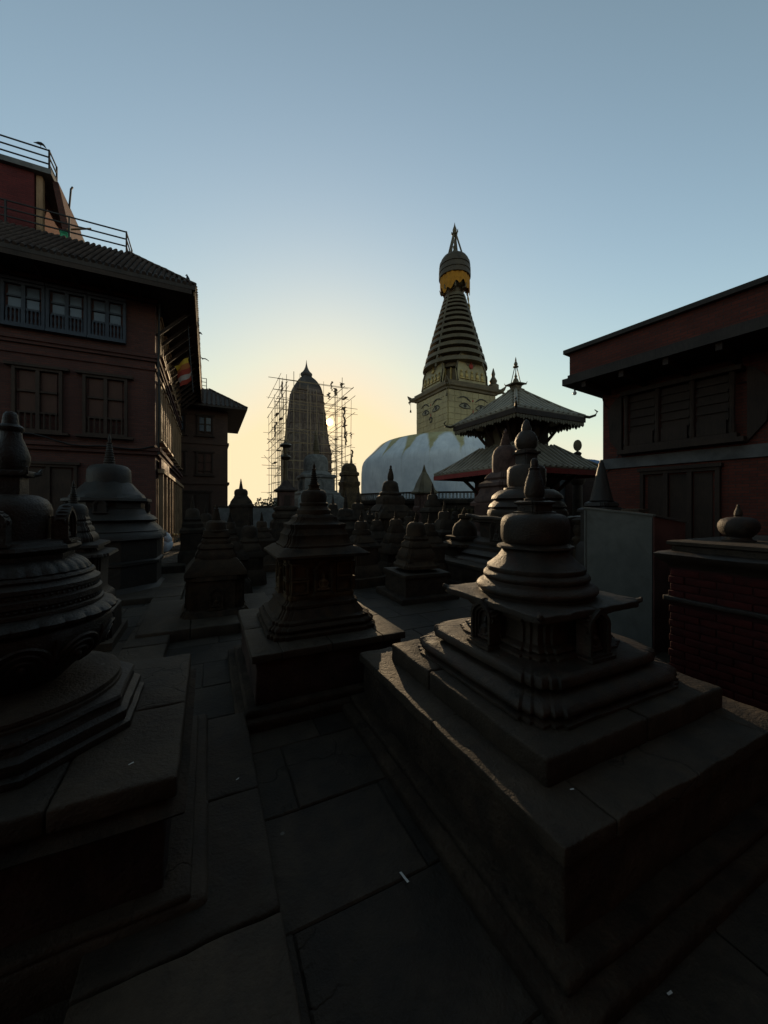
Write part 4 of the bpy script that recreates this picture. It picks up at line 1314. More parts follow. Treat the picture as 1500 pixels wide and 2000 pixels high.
LHM = Matrix.Translation((-7.45, 12, 0)) @ Matrix.Rotation(GA, 4, 'Z')

def far_house():
    t = thing('brick_house', 'brown brick house with wide dark hip roof, behind the first house, edge against the sky', 'house', (-10.6, 25.0, 0), GA)
    MB().box(-7.0, 0, 0, 6.5, -.05, 8.3).build('wall', 'brick_far', t, 0)
    front = lambda u, d, z: (-u, -d, z)
    for z0, d in ((3.1, .10), (5.75, .08)):
        MB().box(-7.01, d, -d, .02, z0, z0 + .16).box(.002, d - .002, .022, 6.5, z0 + .002, z0 + .158).build('string_course', 'brick_far', t, 0)
    for u in (.9, 2.5, 4.2):
        window(t, front, u, u + .95, 6.3, 7.6, (2, 2), .2, 'wood', 'glass', .1, .1)
        window(t, front, u, u + 1.0, 3.7, 5.2, (2, 2), .2, 'wood', 'shutter', .1, .1)
    window(t, front, 1.0, 3.6, .1, 2.6, (3, 1), 0, 'wood', 'wood', .1, .1, 0, 'door')
    hip_roof(t, -8.2, 1.15, -1.15, 7.6, 8.15, 9.75, 2.3, .26)
    railing(t, [(-5.5, 1.3), (-1.3, 1.3), (-1.3, 4.5)], 9.77, .75)
    return t
far_house()

def right_house():
    u = Vector((.549, -.836, 0))
    rz = math.atan2(u.y, u.x)
    t = thing('brick_building', 'two-storey red brick building with overhanging flat roof and brick parapet, on the right', 'building', (5.88, 9.9, 0), rz)
    Lx, Dy = 13.0, 7.0
    MB().box(0, Lx, 0, Dy, -.05, 4.72).build('wall', 'brick_right', t, 0)
    face = lambda a, d, z: (a, -d, z)
    MB().box(-.03, Lx, -.07, .02, 2.60, 2.86).build('concrete_band', 'band', t, 0)
    MB().box(-.35, Lx, -1.34, Dy, 4.70, 4.86).build('roof_slab', 'fascia', t, 0)
    MB().box(-.22, Lx, -1.22, Dy, 4.86, 5.50).build('parapet', 'brick_right', t, 0)
    MB().box(-.33, Lx, -1.33, Dy + .1, 5.50, 5.60).build('parapet_cap', 'fascia', t, 0)
    MB().box(-.25, Lx, -1.26, -1.21, 4.87, 4.95).build('eave_moulding', 'fascia', t, 0)
    for i in range(10):
        x = .1 + i * .85
        MB().box(x, x + .1, -1.25, -.01, 4.56, 4.70).build('bracket_beam', 'wood', t, 0)
    # carved timber bay window: heavy sill, three lattice bays, lintel
    bay = MB().box(.62, 2.72, -.26, .02, 3.02, 3.12).build('bay_window', 'wood', t, 0)
    MB().box(.50, 2.84, -.34, .02, 2.92, 3.018).build('bay_sill', 'wood', bay, 0)
    MB().box(.55, 2.80, -.30, .02, 4.38, 4.48).build('bay_lintel', 'wood', bay, 0)
    for i in range(4):
        a = .66 + i * .66
        m = MB()
        m.loft(circ(8), [(.05, 3.121), (.065, 3.22), (.045, 3.4), (.05, 4.1), (.065, 4.25), (.05, 4.378)], center=(a, -.2))
        m.build('column', 'wood', bay)
    for i in range(3):
        a = .72 + i * .66
        MB().box(a, a + .53, -.12, .01, 3.13, 4.37).build('lattice_backing', 'wood', bay, 0)
        for q in range(6):
            z = 3.2 + q * .2
            MB().box(a, a + .53, -.165, -.123, z, z + .055).build('lattice_bar', 'wood', bay, 0)
        MB().box(a + .02, a + .51, -.22, -.168, 3.13, 3.42).build('carved_panel', 'wood', bay, 0)
    for s, a in ((-1, .50), (1, 2.84)):
        MB().prism([(a, 2.93), (a + s * .28, 3.3), (a + s * .34, 4.1), (a + s * .12, 4.4), (a, 4.45)], -.10, .01).build('side_wing', 'wood', bay, 0)
    window(t, face, 3.5, 4.8, 3.1, 4.35, (2, 2), .2, 'wood', 'glass', .1, .12)
    # ground floor opening: dark timber doors between posts
    window(t, face, .92, 2.42, .05, 2.46, (3, 1), 0, 'wood', 'wood', .04, .12, 0, 'door')
    window(t, face, 3.4, 4.6, .05, 2.4, (2, 1), 0, 'wood', 'wood', .04, .12, 0, 'door')
    # service cables down the wall
    MB().tube([(.02 + .5 * i / 12, -.06 - .03 * math.sin(i), 4.5 - 1.75 * (i / 12) ** 1.3 - .08 * math.sin(i * 1.1)) for i in range(13)], .012, 6).build('cable', 'iron', t)
    MB().tube([(1.0 - .08 * i, -.05, 3.9 - .12 * i + .1 * math.sin(i * .5)) for i in range(12)], .010, 6).build('cable', 'iron', t)
    MB().tube([(2.7 + .3 * i, -.06, 4.15 + .05 * i - .05 * math.sin(i)) for i in range(14)], .010, 6).build('cable', 'iron', t)
    return t, rz
RH, RHZ = right_house()
RHM = Matrix.Translation((5.88, 9.9, 0)) @ Matrix.Rotation(RHZ, 4, 'Z')

# hanging bulb at the corner of that roof
p = RHM @ Vector((-.12, -1.16, 4.70))
lb = thing('light_bulb', 'small unlit bulb hanging under the corner of the right building roof', 'light bulb', p)
MB().tube([(0, 0, 0), (.005, 0, -.05), (0, 0, -.10)], .008, 6).build('flex', 'iron', lb)
MB().loft(C16, [(.018, -.155), (.022, -.13), (.022, -.10), (.012, -.095)]).build('bulb_holder', 'iron', lb)
MB().loft(C16, [(.004, -.262), (.028, -.255), (.045, -.225), (.045, -.20), (.024, -.165), (.018, -.15)]).build('glass_bulb', 'bulb', lb)
wm = MB().tube([RHM @ Vector((-.12 + .14 * i, -1.1 + 1.04 * i / 8, 4.66 - .22 * math.sin(math.pi * i / 8) * (1) - .03 * i)) - p for i in range(9)], .006, 5)
wm.build('hanging_wire', 'iron', lb)

# ================================================================== THE GREAT STUPA
def great_stupa():
    Y = 35.0
    x = sx(888) * Y
    t = thing('great_stupa', 'huge white dome stupa with gilded square block, painted eyes and ringed spire', 'stupa', (x, Y, 0), GA)
    k = Y / FPX
    C128 = circ(128)
    pr = [(10.3, -.05), (10.3, .35), (10.1, .40), (10.1, 1.75), (10.35, 1.85), (10.4, 2.05), (10.2, 2.15), (9.6, 2.2)]
    wall = MB().loft(C128, pr).build('ring_wall', 'stone_far', t)
    for i in range(96):
        a = math.pi * (1.02 + .96 * i / 95) - GA
        c = (10.14 * math.cos(a), 10.14 * math.sin(a))
        MB().loft(circ(8), [(.03, .62), (.16, .64), (.17, .70), (.15, .75), (.15, 1.35), (.17, 1.40), (.16, 1.46), (.03, 1.48)], center=c).build('prayer_wheel', 'bronze', wall)
    for i in range(130):
        a = math.pi * (1.02 + .96 * i / 129) - GA
        c = (10.2 * math.cos(a), 10.2 * math.sin(a))
        MB().loft(circ(6), [(.06, 2.14), (.09, 2.25), (.06, 2.35), (.09, 2.45), (.06, 2.55)], center=c).build('baluster', 'whitewash', wall)
    MB().loft(C128, [(10.1, 2.54), (10.3, 2.55), (10.3, 2.66), (10.1, 2.67)], cap=False).build('parapet_rail', 'stone_far', wall)
    d = [(182.5, 978), (182.5, 950), (182, 928), (181, 914), (179, 907), (175.5, 901.5), (163, 889.5), (151, 877), (146, 872.8), (140.5, 870), (130, 868), (112, 866), (72, 863.5), (4, 862.5)]
    dp = [(hw * k, zz(y, Y)) for hw, y in d]
    MB().loft(C128, dp).weather(.02, .5, 3).build('dome', 'dome', t, 35)
    # square block with the eyes
    a = 2.62
    zb, zt = 8.5, 11.75
    blk = MB()
    blk.loft(square(12), [(a * 1.04, 7.4), (a * 1.04, zb + .05), (a, zb + .10), (a, zt)])
    blk = blk.weather(.03, 1.2, 4).build('harmika_block', 'gilt_face', t)
    # riveted plates on the block
    for s in range(4):
        rot = Matrix.Rotation(math.pi / 2 * s, 4, 'Z')
        rn = random.Random(s)
        for r_ in range(6):
            z0 = zb + .15 + r_ * (zt - zb - .2) / 6
            n = 8
            for c_ in range(n):
                u0 = -a + .03 + c_ * (2 * a - .06) / n
                d_ = rn.uniform(.032, .055)
                MB().box(u0 + .015, u0 + (2 * a - .06) / n - .015, -a - d_, -a + .05, z0 + .015, z0 + (zt - zb - .2) / 6 - .015).xf(rot).build('gilt_plate', 'gilt_face', blk, 0)
    for s in range(4):
        rot = Matrix.Rotation(math.pi / 2 * s, 4, 'Z')
        y0, y1 = -a - .085, -a - .02
        def strip(pts, wd, mat, nm, yy=(y0, y1)):
            m = MB()
            up, dn = [], []
            n = len(pts)
            for i, (px_, pz_) in enumerate(pts):
                q0, q1 = pts[max(0, i - 1)], pts[min(n - 1, i + 1)]
                tx, tz = q1[0] - q0[0], q1[1] - q0[1]
                l_ = math.hypot(tx, tz)
                w_ = wd[i] if hasattr(wd, '__len__') else wd
                up.append((px_ - tz / l_ * w_, pz_ + tx / l_ * w_))
                dn.append((px_ + tz / l_ * w_, pz_ - tx / l_ * w_))
            b = 0
            for yv in yy:
                for p_ in up + dn:
                    m.v.append((p_[0], yv, p_[1]))
            for i in range(n - 1):
                m.f.append((i, n + i, n + i + 1, i + 1))
                m.f.append((i, i + 1, 2 * n + i + 1, 2 * n + i))
                m.f.append((n + i, 3 * n + i, 3 * n + i + 1, n + i + 1))
            m.xf(rot).build(nm, mat, blk, 0)
        ze = zb + 1.85
        for e in (-1, 1):
            cx = e * .88
            hw = .60
            lid = [(cx + hw * (i / 10 * 2 - 1), ze + .30 * math.cos((i / 10 * 2 - 1) * 1.5) + .04 * (i / 10 * 2 - 1) * e) for i in range(11)]
            low = [(cx + hw * (i / 10 * 2 - 1), ze - .12 * math.cos((i / 10 * 2 - 1) * 1.5) - .02 + .04 * (i / 10 * 2 - 1) * e) for i in range(11)]
            # white of the eye
            m = MB()
            m.prism([(p_[0], p_[1]) for p_ in low] + [(p_[0], p_[1]) for p_ in reversed(lid)], -a - .072, -a - .02)
            m.xf(rot).build('eye_white', 'paint_white', blk, 0)
            strip(lid, [.02, .03, .045, .05, .055, .055, .055, .05, .045, .03, .02], 'paint_dark', 'upper_lid')
            strip(low, .025, 'paint_dark', 'lower_lid')
            m = MB()
            m.prism([(cx + .16 * math.cos(q * math.pi / 10), ze + .08 + .16 * math.sin(q * math.pi / 10)) for q in range(20)], -a - .080, -a - .02)
            m.xf(rot).build('pupil', 'paint_dark', blk, 0)
            brow = [(cx + e * (-.62 + 1.45 * i / 10), ze + .50 + .26 * math.sin(math.pi * min(1, i / 9)) + .02 * i) for i in range(11)]
            strip(brow, [.03, .045, .055, .06, .06, .055, .05, .045, .035, .025, .015], 'paint_dark', 'eyebrow')
        # the nose curl, like a question mark
        nose = []
        for i in range(19):
            th = math.pi * (.95 - 1.75 * i / 18)
            rr = .26 - .10 * i / 18
            nose.append((rr * math.cos(th), zb + 1.05 + rr * 1.15 * math.sin(th)))
        strip(nose, .055, 'paint_dark', 'nose_curl')
        strip([(.02 * math.sin(i), zb + 1.35 + .09 * i) for i in range(4)], .03, 'paint_red', 'nose_line')
        m = MB().prism([(.06 * math.cos(q * math.pi / 8), zb + 2.45 + .09 * math.sin(q * math.pi / 8)) for q in range(16)], -a - .080, -a - .02)
        m.xf(rot).build('forehead_mark', 'paint_red', blk, 0)
    # cornice with corner horns
    cn = MB().loft(square(6), [(a + .02, zt - .03), (a + .14, zt + .02), (a + .16, zt + .18), (a + .30, zt + .28), (a + .32, zt + .46), (a + .16, zt + .55), (a + .18, zt + .72), (a + .05, zt + .80), (1.6, zt + .82)]).weather(.03, 1.5, 8).build('cornice', 'gilt_dark', t)
    for s1 in (-1, 1):
        for s2 in (-1, 1):
            b = a + .30
            MB().tube([(s1 * (b - .3), s2 * (b - .3), zt + .34), (s1 * (b + .08), s2 * (b + .08), zt + .36), (s1 * (b + .22), s2 * (b + .22), zt + .55), (s1 * (b + .36), s2 * (b + .36), zt + .78)], [.30, .22, .15, .04], 8).tube([(s1 * (b + .1), s2 * (b + .1), zt + .3), (s1 * (b + .26), s2 * (b + .26), zt + .12), (s1 * (b + .20), s2 * (b + .20), zt - .08)], [.13, .10, .03], 6).build('corner_dragon', 'gilt_dark', cn)
            MB().tube([(s1 * (b + .14), s2 * (b + .14), zt + .25), (s1 * (b + .14), s2 * (b + .14), zt - .55)], .02, 5).loft(circ(8), [(.10, zt - .82), (.09, zt - .75), (.06, zt - .6), (.02, zt - .55)], center=(s1 * (b + .14), s2 * (b + .14))).build('hanging_bell', 'bronze', cn)
    z0 = zt + .80
    # pierced lower drum between the plaques
    MB().loft(C48, [(2.15, z0), (2.15, z0 + .2), (2.0, z0 + .25), (2.0, z0 + 1.5), (2.2, z0 + 1.55), (2.4, z0 + 1.9)]).build('drum', 'gilt_dark', t)
    for i in range(24):
        an = 2 * math.pi * i / 24
        MB().loft(circ(6), [(.09, z0 + .2), (.12, z0 + .5), (.08, z0 + .9), (.12, z0 + 1.3), (.1, z0 + 1.52)], center=(2.12 * math.cos(an), 2.12 * math.sin(an))).build('drum_column', 'gilt', t)
    # four gilt plaques (toranas)
    for s in range(4):
        rot = Matrix.Rotation(math.pi / 2 * s, 4, 'Z') @ Matrix.Translation((0, -2.62, z0)) @ Matrix.Rotation(R(-9), 4, 'X')
        m = MB().prism([(-1.60, 0), (1.60, 0), (1.62, 1.2), (1.25, 2.35), (.55, 3.05), (0, 3.3), (-.55, 3.05), (-1.25, 2.35), (-1.62, 1.2)], 0, .16)
        pl = m.xf(rot).build('gilt_plaque', 'gilt_face', t, 0)
        m = MB()
        out = [(-1.60, .04), (-1.62, 1.2), (-1.25, 2.35), (-.55, 3.05), (0, 3.3), (.55, 3.05), (1.25, 2.35), (1.62, 1.2), (1.60, .04)]
        m.tube([(p_[0], -.03, p_[1]) for p_ in out], .09, 6)
        m.xf(rot).build('plaque_rim', 'gilt_dark', pl)
        for i in range(5):
            xx = -1.15 + i * .575
            m = MB().ell((xx, -.06, .62), (.17, .10, .26), 10, 6).ell((xx, -.08, .98), (.09, .08, .11), 8, 6).box(xx - .22, xx + .22, -.12, .02, .26, .36)
            m.xf(rot).build('seated_figure', 'gilt', pl)
        m = MB().ell((0, -.06, 1.55), (.22, .10, .26), 14, 8).ell((0, -.10, 1.92), (.11, .09, .12), 10, 6)
        m.xf(rot).build('plaque_figure', 'paint_red' if s % 2 == 0 else 'gilt', pl)
    # thirteen rings
    zr0, zr1 = 14.1, zz(583, Y)
    rb, rt = 62 * k, 20 * k
    hs = [1.65 - 1.0 * i / 12 for i in range(13)]
    acc = 0.0
    for i in range(13):
        u0, u1 = acc / sum(hs), (acc + hs[i]) / sum(hs)
        acc += hs[i]
        r0 = rb + (rt - rb) * u0
        za, zb_ = zr0 + (zr1 - zr0) * u0, zr0 + (zr1 - zr0) * u1
        h = zb_ - za
        MB().loft(C48, [(r0 * .80, za), (r0 * .80, za + h * .40), (r0 * .95, za + h * .42), (r0, za + h * .46), (r0 * .975, za + h * .90), (r0 * .95, za + h * .96), (r0 * .75, za + h)]).build('spire_ring', 'gilt_dark', t)
    # ladder-like ribs on the four sides of the rings
    for s in range(4):
        an = math.pi / 2 * s + .35
        c_, s_ = math.cos(an), math.sin(an)
        MB().bar((c_ * rb * 1.0, s_ * rb * 1.0, zr0), (c_ * rt * 1.03, s_ * rt * 1.03, zr1), .16, .10).build('spire_rib', 'gilt_dark', t, 0)
    zn = zr1
    MB().loft(C24, [(20 * k, zn - .05), (19 * k, zn + .2), (15 * k, zn + .35), (15 * k, zn + .7), (22 * k, zn + .85), (24 * k, zn + 1.0), (18 * k, zn + 1.15), (14 * k, zn + 1.2), (14 * k, zn + 2.0)]).build('neck', 'gilt_dark', t)
    for i in range(8):
        an = math.pi / 4 * i + .2
        MB().tube([(20 * k * math.cos(an), 20 * k * math.sin(an), zn + .55), (27 * k * math.cos(an), 27 * k * math.sin(an), zn + .5), (29 * k * math.cos(an), 29 * k * math.sin(an), zn + .85)], [.12, .09, .03], 6).build('neck_horn', 'gilt_dark', t)
    zu0, zu1 = zz(546, Y), zz(499, Y)
    # saffron cloth hung below the parasol
    m = MB()
    N = 96
    for z, rr in ((zu0 + .25, 27.5), (zu0 - .5, 28.2), (zu0 - 1.2, 28.0)):
        for i in range(N):
            an = 2 * math.pi * i / N
            w_ = 1 + .025 * math.sin(an * 18) + .02 * math.sin(an * 7)
            low = (.35 * math.sin(an * 3 + .6) + .2 * math.sin(an * 11)) if z < zu0 - 1 else 0
            m.v.append((rr * k * w_ * math.cos(an), rr * k * w_ * math.sin(an), z + low))
    for l_ in range(2):
        for i in range(N):
            j = (i + 1) % N
            m.f.append((l_ * N + j, l_ * N + i, (l_ + 1) * N + i, (l_ + 1) * N + j))
    m.build('saffron_cloth', 'cloth_gold', t, 60)
    um = MB().loft(C48, [(26 * k, zu0), (30.5 * k, zu0 + .03), (30.8 * k, zu0 + .34), (29 * k, zu0 + .38), (29.2 * k, zu0 + .50), (30.6 * k, zu0 + .53), (30.4 * k, zu0 + .88), (28.6 * k, zu0 + .92), (28.6 * k, zu0 + 1.05), (30 * k, zu0 + 1.08), (29.2 * k, zu0 + 1.42), (27.2 * k, zu0 + 1.46), (26.5 * k, zu0 + 1.70), (23 * k, zu0 + 1.95), (17 * k, zu1 - .12), (12 * k, zu1)]).build('parasol', 'parasol', t)
    # open tripod and pinnacle
    zt2 = zz(462, Y)
    for i in range(4):
        an = math.pi / 2 * i + .5
        MB().bar((15.5 * k * math.cos(an), 15.5 * k * math.sin(an), zu1 - .1), (3.0 * k * math.cos(an), 3.0 * k * math.sin(an), zz(459, Y)), .13, .13).build('pinnacle_strut', 'gilt_dark', um, 0)
    MB().loft(C16, [(6 * k, zu1 - .1), (5 * k, zz(492, Y)), (2.6 * k, zz(488, Y)), (3.4 * k, zz(482, Y)), (1.2 * k, zz(478, Y)), (2 * k, zz(474, Y)), (.6 * k, zz(466, Y))]).build('inner_jewel', 'gilt_dark', um)
    MB().loft(C16, [(3 * k, zz(460, Y)), (5.5 * k, zz(458, Y)), (5.5 * k, zz(455.5, Y)), (2.5 * k, zz(454, Y)), (4.2 * k, zz(450, Y)), (3.2 * k, zz(446, Y)), (1.6 * k, zz(442, Y)), (.8 * k, zz(438, Y)), (.1 * k, zz(434, Y))]).build('pinnacle', 'gilt_dark', um)
    for i in range(4):
        an = math.pi / 2 * i + .5
        MB().tube([(3.5 * k * math.cos(an), 3.5 * k * math.sin(an), zz(457, Y)), (6 * k * math.cos(an), 6 * k * math.sin(an), zz(455, Y)), (6.6 * k * math.cos(an), 6.6 * k * math.sin(an), zz(450, Y))], [.09, .07, .02], 6).build('pinnacle_horn', 'gilt_dark', um)
    # long banner chain at the right of the neck
    MB().tube([(1.0 + .55 * i / 8, -.6 + .1 * i / 8, zu0 - 1.2 - 2.6 * i / 8) for i in range(9)], [.10, .05, .10, .05, .12, .05, .12, .06, .10], 6).build('banner_chain', 'gilt', t)
    # small shrine pinnacle at the back right corner of the block
    MB().loft(C16, [(.5, z0 - .1), (.5, z0 + .3), (.28, z0 + .45), (.36, z0 + .7), (.14, z0 + 1.1), (.18, z0 + 1.35), (.03, z0 + 1.9)], center=(2.75, -2.2)).build('corner_pinnacle', 'gilt_dark', t)
    return t
great_stupa()

# ================================================================== SHIKHARA TOWER
def shikhara():
    Y = 40.0
    x = sx(598.5) * Y
    t = thing('shikhara_tower', 'tall tapering plastered temple tower with pointed crown inside bamboo scaffolding', 'temple tower', (x, Y, 0), GA)
    plan = redent(3, .075, 2)
    e = extent(plan)
    k = Y / FPX
    body = [(31.5, 763), (33, 768), (34.2, 776), (35.4, 785), (37, 799), (39.5, 815), (41.2, 827), (42.4, 838), (44.5, 855), (46.5, 869), (50, 881), (51, 890), (51, 905), (51, 925), (52, 945), (53, 1018)]
    MB().loft(plan, [(hw * k / e, zz(y, Y)) for hw, y in reversed(body)]).build('tower_body', 'tower_stone', t)
    # vertical ribs and floor bands that stand proud of the shaft
    def half(y):
        for (h0, y0), (h1, y1) in zip(body, body[1:]):
            if y0 <= y <= y1:
                return (h0 + (h1 - h0) * (y - y0) / (y1 - y0)) * k / e
        return body[-1][0] * k / e
    for s in range(4):
        rot = Matrix.Rotation(math.pi / 2 * s, 4, 'Z')
        for u in (-.42, -.21, 0, .21, .42):
            m = MB()
            ys = [770, 780, 797, 826, 855, 882, 905, 940]
            wd = .13 if u else .22
            for a_, b_ in zip(ys, ys[1:]):
                ha, hb = half(a_), half(b_)
                m.bar((u * hb, -hb - .03, zz(b_, Y)), (u * ha, -ha - .03, zz(a_, Y)), wd, .12)
            m.xf(rot).build('tower_rib', 'tower_stone', t, 0)
    for y in (774, 790, 812, 833, 853, 872, 889, 905, 922):
        h = half(y)
        MB().loft(plan, [(h * 1.0, zz(y, Y) - .05), (h * 1.035, zz(y, Y) - .02), (h * 1.035, zz(y, Y) + .05), (h * 1.0, zz(y, Y) + .08)], cap=False).build('floor_band', 'tower_stone', t, 0)
    pl8 = circ(32)
    MB().loft(plan, [(hw * k / e, zz(y, Y)) for hw, y in reversed([(9, 735.5), (13, 739), (18, 743), (22.5, 748), (26.5, 753.5), (30, 759.5), (32.2, 765), (32.6, 769)])]).build('crown_shoulder', 'tower_top', t)
    MB().loft(pl8, [(hw * k, zz(y, Y)) for hw, y in reversed([(8, 727.5), (10.2, 729.5), (11, 732), (10.2, 734.5), (8.5, 736)])], mod=lambda li, u: 1 + .05 * math.cos(2 * math.pi * 16 * u)).build('ribbed_disc', 'tower_top', t)
    MB().loft(C16, [(hw * k, zz(y, Y)) for hw, y in reversed([(.2, 703), (.8, 709), (1.4, 713), (2.6, 718), (4.6, 722.5), (7.2, 726.5), (8.6, 728.5)])]).build('pinnacle', 'tower_top', t)
    # lime washed terraces at the foot
    for i, (h, z0, z1) in enumerate(((4.2, -.05, .75), (3.6, .75, 1.6), (3.0, 1.6, 2.6))):
        MB().loft(square(2), [(h, z0), (h, z1 - .12), (h + .08, z1 - .1), (h + .08, z1 - .004)]).build('terrace', 'whitewash', t)
    return t
shikhara()

def scaffold():
    Y = 40.0
    t = thing('bamboo_scaffolding', 'bamboo pole scaffolding standing round the tapering temple tower', 'scaffolding', (sx(602) * Y, Y, 0), GA)
    rn = random.Random(21)
    pole = MB().loft(circ(6), [(.033, 0), (.030, .5), (.026, 1)]).mesh('pole', 60)
    pole.materials.append(M['bamboo'])
    def put(a, b, s=1.0):
        a, b = Vector(a), Vector(b)
        d = b - a
        # the photograph shows the sun's disc free of poles
        base = Vector((sx(602) * Y, Y, 0))
        rz_ = Matrix.Rotation(GA, 4, 'Z')
        for f_ in range(41):
            w_ = base + rz_ @ (a + d * (f_ / 40))
            if math.hypot(750 + 720 * w_.x / w_.y - 644, 990 - 720 * (w_.z - CAM_H) / w_.y - 826) < 8:
                return
        q = d.to_track_quat('Z', 'Y')
        o = inst('pole', pole, t, a, (0, 0, 0), (s, s, d.length))
        o.rotation_mode = 'QUATERNION'
        o.rotation_quaternion = q
    for layer, h in ((0, 2.75), (1, 3.55)):
        n = 5
        for s in range(4):
            rot = Matrix.Rotation(math.pi / 2 * s, 4, 'Z')
            for i in range(n):
                u = -h + 2 * h * (i + rn.uniform(-.2, .2)) / n
                tp = rn.uniform(13.0, 15.4) if layer == 0 else rn.uniform(11.5, 14.8)
                put(rot @ Vector((u, -h, 0)), rot @ Vector((u + rn.uniform(-.25, .25), -h + rn.uniform(-.1, .15), tp)), rn.uniform(.8, 1.25))
            for j in range(14):
                z = 1.2 + j * .98 + rn.uniform(-.16, .16)
                if layer == 1 and rn.random() < .25:
                    continue
                e0, e1 = rn.uniform(.2, 1.5), rn.uniform(.1, .9)
                put(rot @ Vector((-h - e0, -h - .06, z)), rot @ Vector((h + e1, -h - .06, z + rn.uniform(-.2, .2))), rn.uniform(.7, 1.1))
    for j in range(26):
        s = rn.randrange(4)
        rot = Matrix.Rotation(math.pi / 2 * s, 4, 'Z')
        u, z = rn.uniform(-3.2, 3.2), rn.uniform(2, 12)
        put(rot @ Vector((u, -3.6, z)), rot @ Vector((u + rn.uniform(-1.6, 1.6), -2.7, z + rn.uniform(.2, 1.6))), .8)
    # short planks and torn sacking hanging from the right-hand side
    for i in range(16):
        s = rn.randrange(4)
        rot = Matrix.Rotation(math.pi / 2 * s, 4, 'Z')
        u, z = rn.uniform(-3.0, 2.4), 1.4 + .98 * rn.randrange(2, 13)
        MB().box(u, u + rn.uniform(.7, 1.4), -3.5, -3.2, z, z + .05).xf(rot).build('plank', 'sack', t, 0)
    def rag(p, h, w, seed):
        m = MB()
        q = random.Random(seed)
        n = 7
        for i in range(n + 1):
            zz_ = -h * i / n
            off = q.uniform(-.12, .12)
            ww = w * (1 - .5 * i / n) * q.uniform(.5, 1.2)
            for sx_ in (-1, 1):
                for dy in (-.02, .02):
                    m.v.append((p[0] + off + sx_ * ww, p[1] + dy + q.uniform(-.05, .05), p[2] + zz_))
        for i in range(n):
            b = i * 4
            for (a0, a1) in ((0, 2), (2, 3), (3, 1), (1, 0)):
                m.f.append((b + a0, b + a1, b + 4 + a1, b + 4 + a0))
        m.build('torn_sacking', 'sack', t)
    ir = Matrix.Rotation(-GA, 4, 'Z')
    for px_, py_, h, w in ((676, 805, 3.2, .14), (679, 850, 1.4, .12), (688, 852, .6, .1), (672, 760, .5, .22), (660, 770, .8, .2), (648, 778, .7, .15), (653, 757, 1.0, .1), (560, 757, 1.6, .14), (548, 832, 1.6, .1), (690, 884, 1.2, .12)):
        v = ir @ Vector(((sx(px_) - sx(602)) * Y, -2.0, 0))
        rag((v.x, v.y, zz(py_, Y)), h, w, px_)
scaffold()

